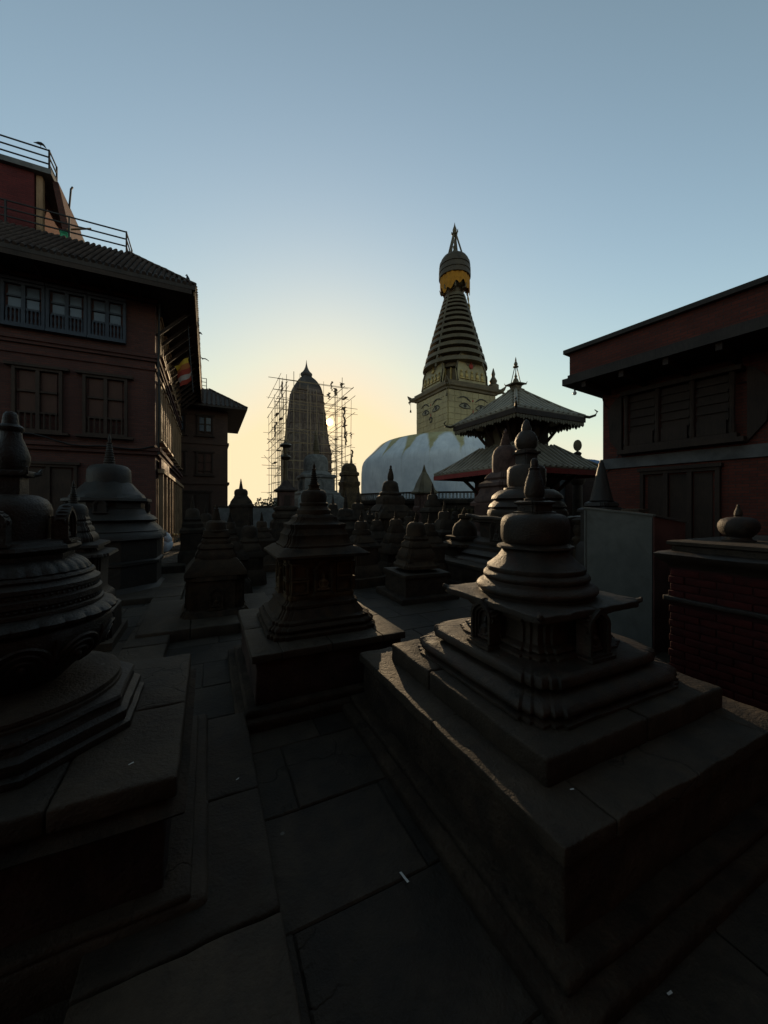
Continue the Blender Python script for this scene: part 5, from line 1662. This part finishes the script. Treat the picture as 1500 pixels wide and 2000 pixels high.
# ================================================================== PAGODA
def pagoda():
    Y = 15.0
    t = thing('pagoda_temple', 'two-tiered pagoda temple with ribbed metal roofs and gilt pinnacle, right of the great stupa', 'temple', (5.36, Y, 0), GA)
    MB().box(-1.75, 1.75, -1.75, 1.75, -.05, .42).build('lower_step', 'masonry', t, 0)
    MB().box(-1.45, 1.45, -1.45, 1.45, .42, .80).build('upper_step', 'brick_right', t, 0)
    MB().box(-1.15, 1.15, -1.15, 1.15, .80, 3.4).build('lower_wall', 'brick_right', t, 0)
    for s in range(4):
        rot = Matrix.Rotation(math.pi / 2 * s, 4, 'Z')
        MB().box(-.42, .42, -1.24, -1.14, .82, 2.35).xf(rot).build('door', 'wood', t, 0)
        for u in (-.5, .5):
            MB().box(u - .08, u + .08, -1.30, -1.14, .82, 2.35).xf(rot).build('door_post', 'wood', t, 0)
        MB().box(-.85, .85, -1.29, -1.14, 2.36, 2.52).xf(rot).build('door_lintel', 'wood', t, 0)
        MB().box(-1.25, 1.25, -1.25, -1.151, 2.70, 2.84).xf(rot).build('wall_plate', 'wood', t, 0)
        for u in (-1.0, -.5, 0, .5, 1.0):
            MB().bar((u, -1.17, 2.2), (u * 1.25, -2.0, 2.98), .08, .10).xf(rot).build('strut', 'wood', t, 0)
    MB().box(-.86, .86, -.86, .86, 3.4, 5.2).build('upper_wall', 'wood', t, 0)
    for s in range(4):
        rot = Matrix.Rotation(math.pi / 2 * s, 4, 'Z')
        for u in (-.72, -.24, .24, .72):
            MB().bar((u, -.9, 4.15), (u * 1.4, -1.55, 5.02), .07, .09).xf(rot).build('strut', 'wood', t, 0)
        MB().box(-.30, .30, -.93, -.85, 4.0, 4.7).xf(rot).build('upper_window', 'gilt_dark', t, 0)
    def roof(a, z0, b, z1, nrib, fascia, rid):
        """four sloping planes, slightly dished, eave half side a at z0, top half side b at z1"""
        m = MB()
        lev = []
        n = 6
        for i in range(n + 1):
            u = i / n
            r = a + (b - a) * u
            z = z0 + (z1 - z0) * (u ** 1.12)
            lev.append((r, z))
        for r, z in [(a - .03, z0 - .10)] + [(a, z0 - .02)] + lev:
            for (x_, y_) in ((-1, -1), (1, -1), (1, 1), (-1, 1)):
                up = .06 * (1 if abs(r - a) < .05 else 0)
                m.v.append((x_ * r, y_ * r, z + up * .5))
        L = len(m.v) // 4
        for l_ in range(L - 1):
            for k in range(4):
                j = (k + 1) % 4
                m.f.append((l_ * 4 + k, l_ * 4 + j, l_ * 4 + 4 + j, l_ * 4 + 4 + k))
        m.f += [(3, 2, 1, 0), tuple(range((L - 1) * 4, L * 4))]
        rf = m.build('roof', 'roof_metal', t, 0)
        for s in range(4):
            rot = Matrix.Rotation(math.pi / 2 * s, 4, 'Z')
            for i in range(nrib):
                u = -a + 2 * a * (i + .5) / nrib
                pts = []
                for (r, z) in lev:
                    if r >= abs(u) - 1e-6:
                        pts.append((u, -r, z + .03))
                if len(pts) < 2:
                    continue
                q = MB()
                q.tube(pts, .062, 6)
                q.xf(rot).build('roof_rib', 'roof_metal', rf)
            q = MB().box(-a - .01, a + .01, -a - .012, -a + .03, z0 - .20, z0 - .022)
            q.xf(rot).build('fascia_board', fascia, rf, 0)
            # hip ridge and curled tip
            q = MB().tube([(-r, -r, z + .05) for r, z in lev], .055, 6)
            q.xf(rot).build('hip_ridge', 'roof_metal', rf)
            if rid == 0:
                continue
            q = MB().tube([(-a + .1, -a + .1, z0 + .06), (-a - .10, -a - .10, z0 - .01), (-a - .24, -a - .24, z0 + .05), (-a - .29, -a - .29, z0 + .18), (-a - .22, -a - .22, z0 + .27)], [.06, .055, .045, .035, .015], 8)
            q.xf(rot).build('eave_horn', 'bronze', rf)
        return rf
    roof(2.38, 2.95, .98, 3.98, 17, 'wood_red', 0)
    up = roof(1.78, 5.04, .16, 6.28, 13, 'wood', 1)
    # pleated metal valance under the upper eave
    for s in range(4):
        rot = Matrix.Rotation(math.pi / 2 * s, 4, 'Z')
        n = 26
        for i in range(n):
            u0, u1 = -1.74 + 3.48 * i / n, -1.74 + 3.48 * (i + 1) / n
            h = .17 + .03 * ((i * 7) % 3)
            MB().prism([(u0 + .008, 4.86), (u0 + .008, 4.86 - h * .7), ((u0 + u1) / 2, 4.86 - h), (u1 - .008, 4.86 - h * .7), (u1 - .008, 4.86)], -1.765, -1.745).xf(rot).build('valance_tongue', 'gilt_dark', up, 0)
    # gilt pinnacle, backlit shade put into its dark gilt: pedestal, open struts, bell, tip
    pn = MB().loft(square(1), [(.20, 6.22), (.24, 6.30), (.24, 6.36), (.15, 6.42), (.17, 6.50), (.28, 6.56), (.28, 6.60), (.14, 6.64)]).build('pinnacle_base', 'gilt_dark', t)
    for i in range(4):
        an = math.pi / 4 + math.pi / 2 * i
        MB().bar((.19 * math.cos(an), .19 * math.sin(an), 6.6), (.04 * math.cos(an), .04 * math.sin(an), 7.28), .03, .03).build('pinnacle_strut', 'gilt_dark', pn, 0)
        MB().tube([(.18 * math.cos(an), .18 * math.sin(an), 6.57), (.40 * math.cos(an), .40 * math.sin(an), 6.56), (.44 * math.cos(an), .44 * math.sin(an), 6.66)], [.04, .03, .01], 6).build('pinnacle_horn', 'gilt_dark', pn)
    MB().loft(C16, [(.10, 6.62), (.12, 6.70), (.08, 6.80), (.04, 6.84), (.06, 6.90), (.03, 6.98), (.01, 7.1)]).build('inner_bell', 'gilt_dark', pn)
    MB().loft(C16, [(.05, 7.26), (.11, 7.28), (.11, 7.31), (.05, 7.33), (.08, 7.40), (.06, 7.46), (.03, 7.52), (.035, 7.56), (.005, 7.70)]).build('pinnacle_tip', 'gilt_dark', pn)
    return t
pagoda()

# ================================================================== SMALLER BUILDINGS AND SHRINES
def white_stupa():
    Y = 26.0
    k = Y / FPX
    t = thing('small_stupa', 'grey-white lime washed stupa with gilt spire at the foot of the scaffolded tower', 'stupa', (sx(617) * Y, Y, 0), GA)
    def P(rows, plan):
        e = extent(plan)
        return [(hw * k / e, zz(y, Y)) for hw, y in reversed(rows)]
    q = square(2)
    MB().loft(q, P([(46, 962), (50, 964), (50, 968), (56, 972), (60, 976), (60, 1036)], q)).build('terrace', 'limewash_backlit', t)
    MB().loft(q, P([(38, 928), (42, 930), (42, 934), (38, 936), (38, 958), (44, 961), (46, 966)], q)).build('shrine_body', 'limewash_backlit', t)
    MB().loft(C48, P([(8, 888), (16, 889.5), (21, 894), (23.5, 901), (24, 910), (23.5, 921), (27, 924), (31, 928)], C48)).build('dome', 'limewash_backlit', t)
    r1 = redent(1, .1, 1)
    MB().loft(r1, P([(6, 878), (8, 880), (6.5, 882), (6.5, 890)], r1)).build('harmika', 'gilt_dark', t)
    MB().loft(C16, cone_prof(zz(880, Y), zz(838, Y), 7 * k, 9)).build('finial', 'gilt_dark', t)
    for s in range(4):
        niche(t, 38 * k / extent(q) - .02, zz(958, Y), .28, .75, s, 'limewash_backlit', False, .10)
white_stupa()

def gold_stupa():
    Y = 27.0
    k = Y / FPX
    t = thing('small_stupa', 'yellowish small stupa with two short spires, touching the left edge of the white dome', 'stupa', (sx(682) * Y, Y, 0), GA)
    def P(rows, plan):
        e = extent(plan)
        return [(hw * k / e, zz(y, Y)) for hw, y in reversed(rows)]
    r1 = redent(1, .1, 1)
    MB().loft(r1, P([(17, 922), (20, 924), (20, 929), (17, 931), (19, 940), (22, 942), (22, 947), (20, 950), (21, 962), (24, 966), (26, 1034)], r1)).build('stepped_base', 'stone_niche', t)
    MB().loft(C24, P([(3, 905), (9, 906), (13, 910), (15, 916), (16, 924)], C24)).build('dome', 'stone_niche', t)
    MB().loft(C16, cone_prof(zz(908, Y), zz(884, Y), 3.2 * k, 6), center=(.20, .1)).build('finial', 'gilt_dark', t)
    MB().loft(C16, cone_prof(zz(922, Y), zz(899, Y), 3.4 * k, 5), center=(-.28, -.3)).build('side_finial', 'gilt_dark', t)
gold_stupa()

def roofed_shrine():
    Y = 16.0
    k = Y / FPX
    t = thing('roofed_shrine', 'small square shrine with pyramid roof and tall tiered pole, left of the scaffolded tower', 'shrine', (sx(558) * Y, Y, 0), GA)
    q = square(3)
    def P(rows, plan=q):
        e = extent(plan)
        return [(hw * k / e, zz(y, Y)) for hw, y in reversed(rows)]
    MB().loft(q, P([(5, 937), (7, 940), (12, 947), (19, 953), (26, 956.5), (26, 959), (20, 961)])).build('roof', 'tile', t)
    MB().loft(q, P([(19, 960), (19, 990)])).build('shrine_body', 'stone_red', t)
    for s in range(4):
        rot = Matrix.Rotation(math.pi / 2 * s, 4, 'Z')
        h = 19 * k / extent(q)
        MB().box(-.12, .12, -h - .03, -h + .02, zz(989, Y), zz(968, Y)).xf(rot).build('doorway', 'wood', t, 0)
    MB().loft(RD1, P([(20, 988), (26, 991), (26, 995), (22, 998), (28, 1004), (28, 1010), (25, 1013), (32, 1020), (32, 1030), (36, 1034), (36, 1062)], RD1)).build('stepped_base', 'stone_far', t)
    MB().loft(C16, P([(1, 861), (3, 864), (4, 866), (9, 867), (12, 870), (9, 873), (3.6, 875), (3.4, 888), (8, 890), (10.5, 893), (8, 897), (4, 899), (4, 920), (5, 939)], C16)).build('tiered_pole', 'bronze', t)
roofed_shrine()

gw = thing('garden_wall', 'plain grey plastered wall below the scaffolding, at the far left end of the courtyard', 'wall', (sx(490) * 21, 21.0, 0), GA)
MB().rbox(-1.9, 1.6, -.12, .12, -.03, 1.58, .02, .3).weather(.012, 2, 2).build('wall', 'plaster', gw)
MB().rbox(-1.95, 1.65, -.17, .17, 1.575, 1.66, .02, .3).weather(.01, 2, 3).build('coping', 'coping', gw)

gv = thing('garden_wall', 'dark grey plastered wall under the right eave of the pagoda', 'wall', (sx(1120) * 20, 20.0, 0), GA)
MB().rbox(-3.2, 2.6, -.12, .12, -.03, 3.1, .02, .4).weather(.012, 2, 4).build('wall', 'plaster', gv)
MB().rbox(-3.25, 2.65, -.17, .17, 3.095, 3.19, .02, .4).weather(.01, 2, 5).build('coping', 'coping', gv)

# unseen house, added to block the sky light from behind the viewer
def back_house():
    o = E2 * -4.2 + E1 * 9.0
    t = thing('brick_house', 'tall brick house added behind the viewer to block sky light, out of the picture', 'house', o, GA)
    MB().box(-21, 0, -8, 0, -.05, 9.0).build('wall', 'brick_left', t, 0)
    face = lambda u, d, z: (-u, d, z)
    for u in range(1, 20, 3):
        window(t, face, u, u + 1.2, 3.8, 5.6, (2, 2), .4, 'wood', 'shutter', .1, .1)
        window(t, face, u, u + 1.2, 6.6, 8.2, (2, 2), .4, 'wood', 'glass', .1, .1)
        window(t, face, u, u + 1.2, .1, 2.6, (2, 1), 0, 'wood', 'wood', .1, .1, 0, 'door')
    hip_roof(t, -22, 1, -9, 1.0, 9.0, 11.2, 3.0, tiles=False)
back_house()

# pale sheet-metal cabinet on the right
def cabinet():
    c = Vector((2.917, 4.0, 0))
    t = thing('metal_cabinet', 'pale grey sheet-metal cabinet with a rusty red side, behind the near right chaitya', 'cabinet', c, GA)
    PLINTHS.append(((c + E1 * .31 + E2 * .4).to_2d(), .34, .42))
    m = MB()
    m.v = [(0, 0, -.02), (.62, 0, -.02), (.62, .80, -.02), (0, .80, -.02), (0, 0, 1.50), (.62, 0, 1.42), (.62, .80, 1.50), (0, .80, 1.58)]
    m.f = [(0, 3, 2, 1), (4, 5, 6, 7), (1, 2, 6, 5), (2, 3, 7, 6), (3, 0, 4, 7)]
    m.build('sheet_body', 'sheet', t, 0)
    m = MB()
    m.prism([(0.004, -.02), (.616, -.02), (.616, 1.415), (.004, 1.495)], -.012, .006)
    m.build('rusty_panel', 'sheet_red', t, 0)
    rim = MB()
    P4 = [(-.012, -.02, 1.51), (.635, -.02, 1.43), (.635, .815, 1.51), (-.012, .815, 1.59)]
    for a, b in zip(P4, P4[1:] + P4[:1]):
        rim.bar(a, b, .024, .02)
    rim.build('top_rim', 'sheet', t, 0)
    MB().box(-.014, .0, .0, .02, 0, 1.48).box(-.014, 0, .78, .80, 0, 1.56).build('edge_strip', 'sheet', t, 0)
    MB().box(.1, .3, .2, .4, 1.54, 1.575).build('flat_stone', 'coping', t, 0)
cabinet()

# red brick pedestal with a small dome at the right edge
def red_pedestal():
    o = Vector((2.58, 3.34, 0))          # its far left corner; it runs towards the camera and to the right
    t = thing('brick_shrine', 'red painted brick pedestal with dark cornice and small domed top, at the right edge', 'shrine', o, GA)
    Lx, Ly = 1.5, 1.35                   # local: x along E1, y from -Ly to 0
    PLINTHS.append(((o + E1 * Lx / 2 - E2 * Ly / 2).to_2d(), Lx / 2, Ly / 2))
    core = MB().box(.004, Lx - .004, -Ly + .004, -.004, -.03, 1.09).build('brick_core', 'mortar', t, 0)
    rn = random.Random(3)
    bm = []
    for v in range(4):
        m = MB().rbox(-.111, .111, -.05, .05, -.030, .030, .007, 1.0).weather(.003, 14, v * 5.0)
        me = m.mesh('brick', 50)
        me.materials.append(M['brick_piece'])
        bm.append(me)
    def course(a, b, face):
        z = .033
        row = 0
        while z < 1.06:
            u = a + (.115 if row % 2 else 0.0)
            if row % 2:
                pass
            while u < b - .05:
                w = min(.222, b - u)
                if not (abs(z - .78) < .03):
                    c = u + w / 2
                    p = (c, -Ly + .045, z) if face == 0 else (.045, c, z)
                    r = (rn.uniform(-.01, .01), rn.uniform(-.012, .012), (0 if face == 0 else math.pi / 2) + rn.uniform(-.012, .012))
                    d = rn.uniform(-.004, .006)
                    p = (p[0], p[1] - d, p[2]) if face == 0 else (p[0] - d, p[1], p[2])
                    inst('brick', rn.choice(bm), t, p, r, (w / .222 * .97, 1, 1))
                u += .2255
            z += .0655
            row += 1
    course(-Ly + .10, 0.0, 1)
    course(.0, 1.0, 0)
    MB().rbox(-.035, Lx + .035, -Ly - .035, .035, .755, .80, .012, .12).weather(.005, 8, 3).build('ledge', 'stone_left', t)
    c = (Lx / 2, -Ly / 2)
    sq = square(10)
    def lf(rows):
        m = MB().loft(sq, rows)
        for i, p in enumerate(m.v):
            m.v[i] = (c[0] + p[0] * (Lx / 2), c[1] + p[1] * (Ly / 2), p[2])
        return m
    lf([(1.0, 1.06), (1.02, 1.09), (1.07, 1.12), (1.11, 1.155), (1.12, 1.18), (1.08, 1.20), (1.03, 1.205)]).weather(.006, 7, 4).build('cornice', 'stone_left', t)
    lf([(.98, 1.195), (.98, 1.25), (1.02, 1.265), (1.02, 1.292), (.98, 1.30)]).weather(.005, 7, 5).build('top_slab', 'coping', t)
    MB().loft(C48, [(.112, 1.292), (.116, 1.308), (.090, 1.320), (.086, 1.335), (.105, 1.355), (.130, 1.388), (.140, 1.425), (.136, 1.458), (.116, 1.490), (.078, 1.508), (.035, 1.515)], center=(.44, -.32)).weather(.004, 8, 6).build('dome', 'stone_near', t)
    MB().loft(C24, vase_prof(1.508, 1.625, .030), center=(.44, -.32)).build('finial', 'stone_near', t)
    MB().loft(circ(6), [(.012, 1.30), (.012, 1.42)], center=(.26, -.60)).build('iron_pin', 'iron', t)
    return t
red_pedestal()

# ================================================================== SMALL THINGS
# carved pillar with a round disc, beyond the pagoda
p_ = thing('disc_pillar', 'stone pillar with statue pedestal and an upright round disc, right of the pagoda', 'pillar', (sx(1128) * 17, 17.0, 0))
k = 17 / FPX
MB().loft(circ(12), [(.30, -.02), (.30, .3), (.22, .4), (.20, 2.6), (.30, 2.7), (.34, 2.85)]).build('pillar_shaft', 'stone_far', p_)
MB().loft(OG, [(11 * k, zz(902, 17)), (12 * k, zz(897, 17)), (9 * k, zz(895, 17)), (5.5 * k, zz(890, 17)), (7 * k, zz(885, 17)), (3 * k, zz(882, 17))]).build('lotus_pedestal', 'stone_far', p_)
m = MB().loft(circ(20), [(9.0 * k, -.05), (9.6 * k, -.03), (9.6 * k, .03), (9.0 * k, .05)])
m.xf(Matrix.Translation((0, 0, zz(870, 17))) @ Matrix.Diagonal((.82, 1, 1.15, 1)) @ Matrix.Rotation(R(90), 4, 'X'))
m.build('round_disc', 'bronze', p_)
MB().loft(circ(8), [(2.6 * k, zz(884, 17)), (1.6 * k, zz(878, 17))]).build('disc_stem', 'bronze', p_)

# blue tin roof between the pagoda and the right building
b_ = thing('tin_roof_shed', 'small shed with blue corrugated roof, beside the corner of the right brick building', 'shed', (sx(1160) * 19, 19.0, 0), GA)
MB().box(-1.0, 1.6, -.9, .9, -.03, 3.55).build('wall', 'brick_far', b_, 0)
rf = MB().box(-1.2, 1.8, -1.1, 1.1, 3.52, 3.56)
rf = MB()
n = 30
for i in range(n + 1):
    x = -1.2 + 3.0 * i / n
    z = .03 * math.sin(i * math.pi / 1.0 + (math.pi / 2 if i % 2 else 0))
    zz_ = .03 if i % 2 else -.03
    rf.v += [(x, -1.2, 3.5 + zz_), (x, 1.2, 4.25 + zz_)]
for i in range(n):
    rf.f.append((i * 2, i * 2 + 2, i * 2 + 3, i * 2 + 1))
rf.build('tin_roof', 'blue_tin', b_, 0)
MB().prism([(-.9, 3.55), (.9, 3.55), (.9, 4.1)], -1.0, 1.6).xf(Matrix.Rotation(math.pi / 2, 4, 'Z') @ Matrix.Diagonal((1, -1, 1, 1))).build('gable', 'brick_far', b_, 0)

# Buddhist flag hanging from a pole under the eave
fp = LHM @ Vector((1.0, .9, 8.25))
fl = thing('flag', 'striped yellow red and white prayer flag hanging below the eave of the left house', 'flag', fp)
stripes = ['flag_y', 'flag_o', 'flag_r', 'flag_w', 'flag_r']
MB().tube([(-.12, 0, .1), (-.03, -.02, -1.2), (.10, -.04, -2.55)], .018, 6).build('flag_pole', 'iron', fl)
def cloth(u, v):
    # u along the slanting top edge, v down the hanging side
    x = -.56 + .46 * u + .20 * v + .03 * math.sin(v * 9 + u * 3)
    z = -1.62 + .33 * u - .74 * v - .10 * u * v
    y = -.05 + .06 * math.sin(u * 7 + v * 4)
    return (x, y, z)
for s, mt in enumerate(stripes):
    m = MB()
    nu, nv = 4, 8
    a, b = s / 5, (s + 1) / 5
    for th in (0, .006):
        for i in range(nv + 1):
            for j in range(nu + 1):
                # stripes run along the slanting edge
                p = cloth(j / nu, a + (b - a) * i / nv)
                m.v.append((p[0], p[1] + th, p[2]))
    w = nu + 1
    for i in range(nv):
        for j in range(nu):
            q = i * w + j
            m.f.append((q, q + 1, q + w + 1, q + w))
            q2 = q + w * (nv + 1)
            m.f.append((q2, q2 + w, q2 + w + 1, q2 + 1))
    m.build('flag_stripe', mt, fl, 80)

# birds
def crow(loc, rz, label, lean=0.0, hunch=False):
    m = MB()
    if hunch:
        path = [(-.30, 0, .10), (-.20, 0, .13), (-.08, 0, .17), (.04, 0, .20), (.12, 0, .19), (.17, 0, .15), (.22, 0, .10), (.27, 0, .06)]
        rad = [.012, .032, .070, .075, .055, .045, .026, .004]
    else:
        path = [(-.16, 0, -.02), (-.11, 0, .05), (-.04, 0, .14), (.01, 0, .23), (.03, 0, .30), (.055, 0, .345), (.10, 0, .345), (.15, 0, .33)]
        rad = [.014, .04, .075, .072, .045, .048, .024, .004]
    m.tube(path, rad, 10)
    for s in (-1, 1):
        m.tube([(0, s * .03, .14), (.01, s * .035, .06), (.015, s * .035, .0), (.05, s * .04, -.005)], [.018, .010, .007, .005], 5)
    b = bpy.data.objects
    o = m.build('crow', 'feather', None, 60, loc, rz)
    o.rotation_euler = (0, lean, rz)
    o.scale = (.55, .55, .62)
    return tag(o, label, 'bird')
crow(LHM @ Vector((-3.32, 1.45, 13.19)), GA + .2, 'black crow stooping on the topmost roof railing at far left', 0, True)
crow(LHM @ Vector((.98, -.98, 8.64)), GA + 2.6, 'black bird sitting upright on the tiled corner of the left house roof')
crow(LHM @ Vector((1.22, 2.6, 8.50)), GA - .5, 'small bird perched on the eave edge beside the yellow sky', 0, True)
fb = MB()
fb.tube([(0, -.16, 0), (0, -.06, .01), (0, .05, .015), (0, .13, 0), (0, .19, -.01)], [.012, .05, .055, .035, .004], 8)
for s in (-1, 1):
    b0 = len(fb.v)
    sec = [(0.03, -.06, .10, .03), (.22, -.04, .12, .075), (.42, -.08, .05, .05), (.60, -.13, -.06, -.015)]
    for (x, y0, y1, z) in sec:
        for dz in (-.008, .008):
            fb.v += [(s * x, y0, z + dz), (s * x, y1, z + dz)]
    for i in range(3):
        q = b0 + i * 4
        for a0, a1 in ((0, 1), (1, 3), (3, 2), (2, 0)):
            fb.f.append((q + a0, q + a1, q + 4 + a1, q + 4 + a0))
    fb.f.append((b0 + 12, b0 + 13, b0 + 15, b0 + 14))
fo = fb.build('flying_bird', 'feather', None, 60, (sx(396) * 38, 38.0, zz(701, 38)), .4)
fo.rotation_euler = (R(55), R(8), .4)
tag(fo, 'bird gliding in the open sky right of the left house', 'bird')

# green bucket on the terrace
bk = thing('plastic_bucket', 'green plastic bucket on the roof terrace behind the railing', 'bucket', LHM @ Vector((-2.62, 1.12, 10.16)))
MB().loft(C24, [(.10, 0), (.125, .26), (.135, .26), (.135, .285), (.118, .285), (.095, .02)], cap=True).build('bucket_body', 'green', bk)
MB().tube([(.13 * math.cos(a), 0, .27 + .10 * math.sin(a)) for a in [math.pi * i / 8 for i in range(9)]], .006, 5).build('bucket_handle', 'iron', bk)

# hawker's table and a bundle at the foot of the left house
st = thing('market_table', 'low table spread with orange goods beside the courtyard shopfront', 'table', (sx(340) * 14.0, 14.0, 0), GA)
MB().box(-.45, .45, -.30, .30, .46, .50).build('table_top', 'wood_light', st, 0)
for a in (-.40, .40):
    for b in (-.26, .26):
        MB().box(a - .03, a + .03, b - .03, b + .03, -.02, .46).build('leg', 'wood_light', st, 0)
rn = random.Random(4)
for i in range(14):
    a, b = rn.uniform(-.38, .36), rn.uniform(-.24, .24)
    MB().ell((a, b, .54), (rn.uniform(.04, .08), rn.uniform(.04, .07), rn.uniform(.03, .07)), 8, 5).build('trinket', rn.choice(['goods', 'stone_red', 'gilt']), st)
sk = thing('cloth_bundle', 'pale blue and white cloth bundle heaped beside the low market table', 'bundle', (sx(322) * 13.2, 13.2, 0), .3)
MB().ell((0, 0, .22), (.24, .22, .26), 16, 10).ell((.06, -.05, .48), (.16, .15, .18), 14, 8).weather(.05, 5, 2).build('bundle_cloth', 'cloth_white', sk, 60)
MB().ell((-.03, .02, .66), (.11, .11, .12), 12, 8).weather(.02, 8, 5).build('bundle_top', 'sack', sk, 60)
sb = MB().rbox(-.36, .36, -.28, .28, -.02, .26, .03, .1).weather(.012, 5, 7).build('stone_block', 'stone_far', None, 50, (sx(329) * 8.6, 8.6, 0), GA)
tag(sb, 'low dark stone block on the paving between two chaityas before the left house', 'stone block')
po = thing('stone_post', 'short knobbed stone post left of the pale metal cabinet', 'post', (sx(1132) * 6.6, 6.6, 0))
MB().loft(OG, [(.13, -.02), (.13, .5), (.10, .55), (.10, .95)]).build('shaft', 'stone_mid', po)
MB().loft(C16, [(.10, .95), (.13, .99), (.13, 1.04), (.07, 1.08), (.10, 1.15), (.115, 1.21), (.09, 1.28), (.13, 1.33), (.13, 1.37), (.04, 1.40)]).build('knob', 'stone_mid', po)

# scraps of litter
lp = MB()
lp.v = [(-.028, -.003, .003), (.028, -.006, .004), (.030, .004, .005), (-.025, .006, .003)]
lp.f = [(0, 1, 2, 3)]
lt = lp.build('paper_scrap', 'paper', None, 0, (sx(789) * 1.585, 1.585, .006), R(-52))
lp_me = lt.data
tag(lt, 'thin white scrap lying on the paving before the near right plinth', 'litter')
for (px, py, zh, ang, sc, lab) in ((1308, 1944, 0.0, .4, .35, 'tiny pale scrap on the paving at the bottom right corner'), (464, 1524, .124, 1.1, .3, 'tiny pale crumb on the raised slab by the left plinth'), (256, 1495, .626, .9, .3, 'tiny pale crumb on the top slab of the left plinth'), (1117, 1545, .455, .2, .3, 'tiny pale crumb on the coping of the right plinth')):
    Yd = (CAM_H - zh) * FPX / (py - 990.0)
    tag(inst('paper_scrap', lp_me, None, (sx(px) * Yd, Yd, zh + .004), (0, 0, ang), (sc, sc * 2, 1)), lab, 'litter')

# far trees at the edge of the hill, left of the tower
def far_tree(px, Y, top, w, label, seed):
    rn = random.Random(seed)
    t = thing('tree', label, 'tree', (sx(px) * Y, Y, 0), 0, 'dark trees beyond the courtyard wall')
    h = zz(top, Y)
    MB().tube([(0, 0, -.1), (.05, 0, h * .3), (-.03, .05, h * .6)], [.12, .09, .05], 7).build('trunk', 'bark', t)
    m = MB()
    for i in range(900):
        a, r = rn.uniform(0, 2 * math.pi), w * math.sqrt(rn.random())
        z = h * rn.uniform(.3, 1.0)
        lim = w * (1 - max(0, (z / h - .55)) * 1.5) * (.8 + .3 * math.sin(a * 3 + seed))
        if r > lim:
            continue
        c = Vector((r * math.cos(a), r * math.sin(a), z + .12 * math.sin(a * 5)))
        s = rn.uniform(.06, .14)
        d1 = Vector((rn.uniform(-1, 1), rn.uniform(-1, 1), rn.uniform(-1, 1))).normalized() * s
        d2 = d1.cross(Vector((rn.uniform(-1, 1), rn.uniform(-1, 1), rn.uniform(-1, 1)))).normalized() * s * .6
        b = len(m.v)
        m.v += [tuple(c - d1), tuple(c + d2), tuple(c + d1), tuple(c - d2)]
        m.f.append((b, b + 1, b + 2, b + 3))
    m.build('crown', 'leaf', t, 0)
far_tree(508, 30, 972, .9, 'low dark bush against the sky left of the scaffolding foot', 1)
far_tree(528, 31, 969, 1.0, 'dark leafy bush directly below the scaffolding poles', 2)
far_tree(545, 32, 973, .9, 'dark bush beside the little roofed shrine', 3)

# ================================================================== PAVING
WS, LS = .82, .56
pieces = []
def blocked(c, hw, hl):
    for (pc, ax, ay) in PLINTHS:
        lx, ly = local(c, pc)
        if abs(lx) < ax - hw and abs(ly) < ay - hl:
            return True
    return False
rn = random.Random(11)
pm = []
for v in range(6):
    for w_ in (0, 1):
        me = slab_mesh(WS - .005, LS - .005, v * 2 + w_).mesh('paving_slab', 30)
        me.materials.append(M['paving'])
        pm.append(me)
far = MB()
cand = []
for j in range(-6, 60):
    for i in range(-40, 40):
        a = (i + (.5 if j % 2 else 0) + .15 * math.sin(j * 2.3)) * WS
        b = j * LS
        c = E1 * a + E2 * b
        if c.y < .55 or c.y > 27 or abs(c.x) > c.y * 1.12 + 1.0:
            continue
        if blocked(c, WS / 2, LS / 2):
            continue
        cand.append((c.length, c))
cand.sort(key=lambda q: q[0])
for n, (d, c) in enumerate(cand):
    if n < 290:
        o = inst('paving_slab', rn.choice(pm), ground, (c.x, c.y, .0 + rn.uniform(-.002, .002)), (rn.uniform(-.002, .002), rn.uniform(-.002, .002), GA + rn.uniform(-.003, .003)))
    else:
        b0 = len(far.v)
        far.box(-WS / 2 + .01, WS / 2 - .01, -LS / 2 + .01, LS / 2 - .01, -.05, rn.uniform(-.004, .003))
        far.xf(Matrix.Translation((c.x, c.y, 0)) @ Matrix.Rotation(GA, 4, 'Z'), b0)
fo = far.build('far_paving', 'paving', ground, 0)
fo['kind'] = 'stuff'

# raised pavement beside the near left plinth
rp = struct(thing('pavement', '', '', (-1.01, 2.68, 0), GA))
del rp['label'], rp['category']
ys = [0.0, -.80, -1.46, -2.15]
for i, (a, b) in enumerate(zip(ys, ys[1:])):
    MB().rbox(-.62, .0, b + .006, a - .006, -.03, .118 + .003 * i, .014, .06).weather(.006, 7, 40 + i * 7).build('paving_slab', 'coping', rp, 50)
# long kerb-like slabs running up the left side of the court
lk = struct(thing('kerb', '', '', (-2.05, 3.35, 0), GA))
del lk['label'], lk['category']
for i in range(7):
    MB().rbox(-.42, .0, i * .8 + .006, (i + 1) * .8 - .006, -.03, .10 + .004 * (i % 3), .014, .1).weather(.006, 6, 70 + i * 3).build('kerb_slab', 'coping', lk, 50)
SC.cycles.max_bounces = 4
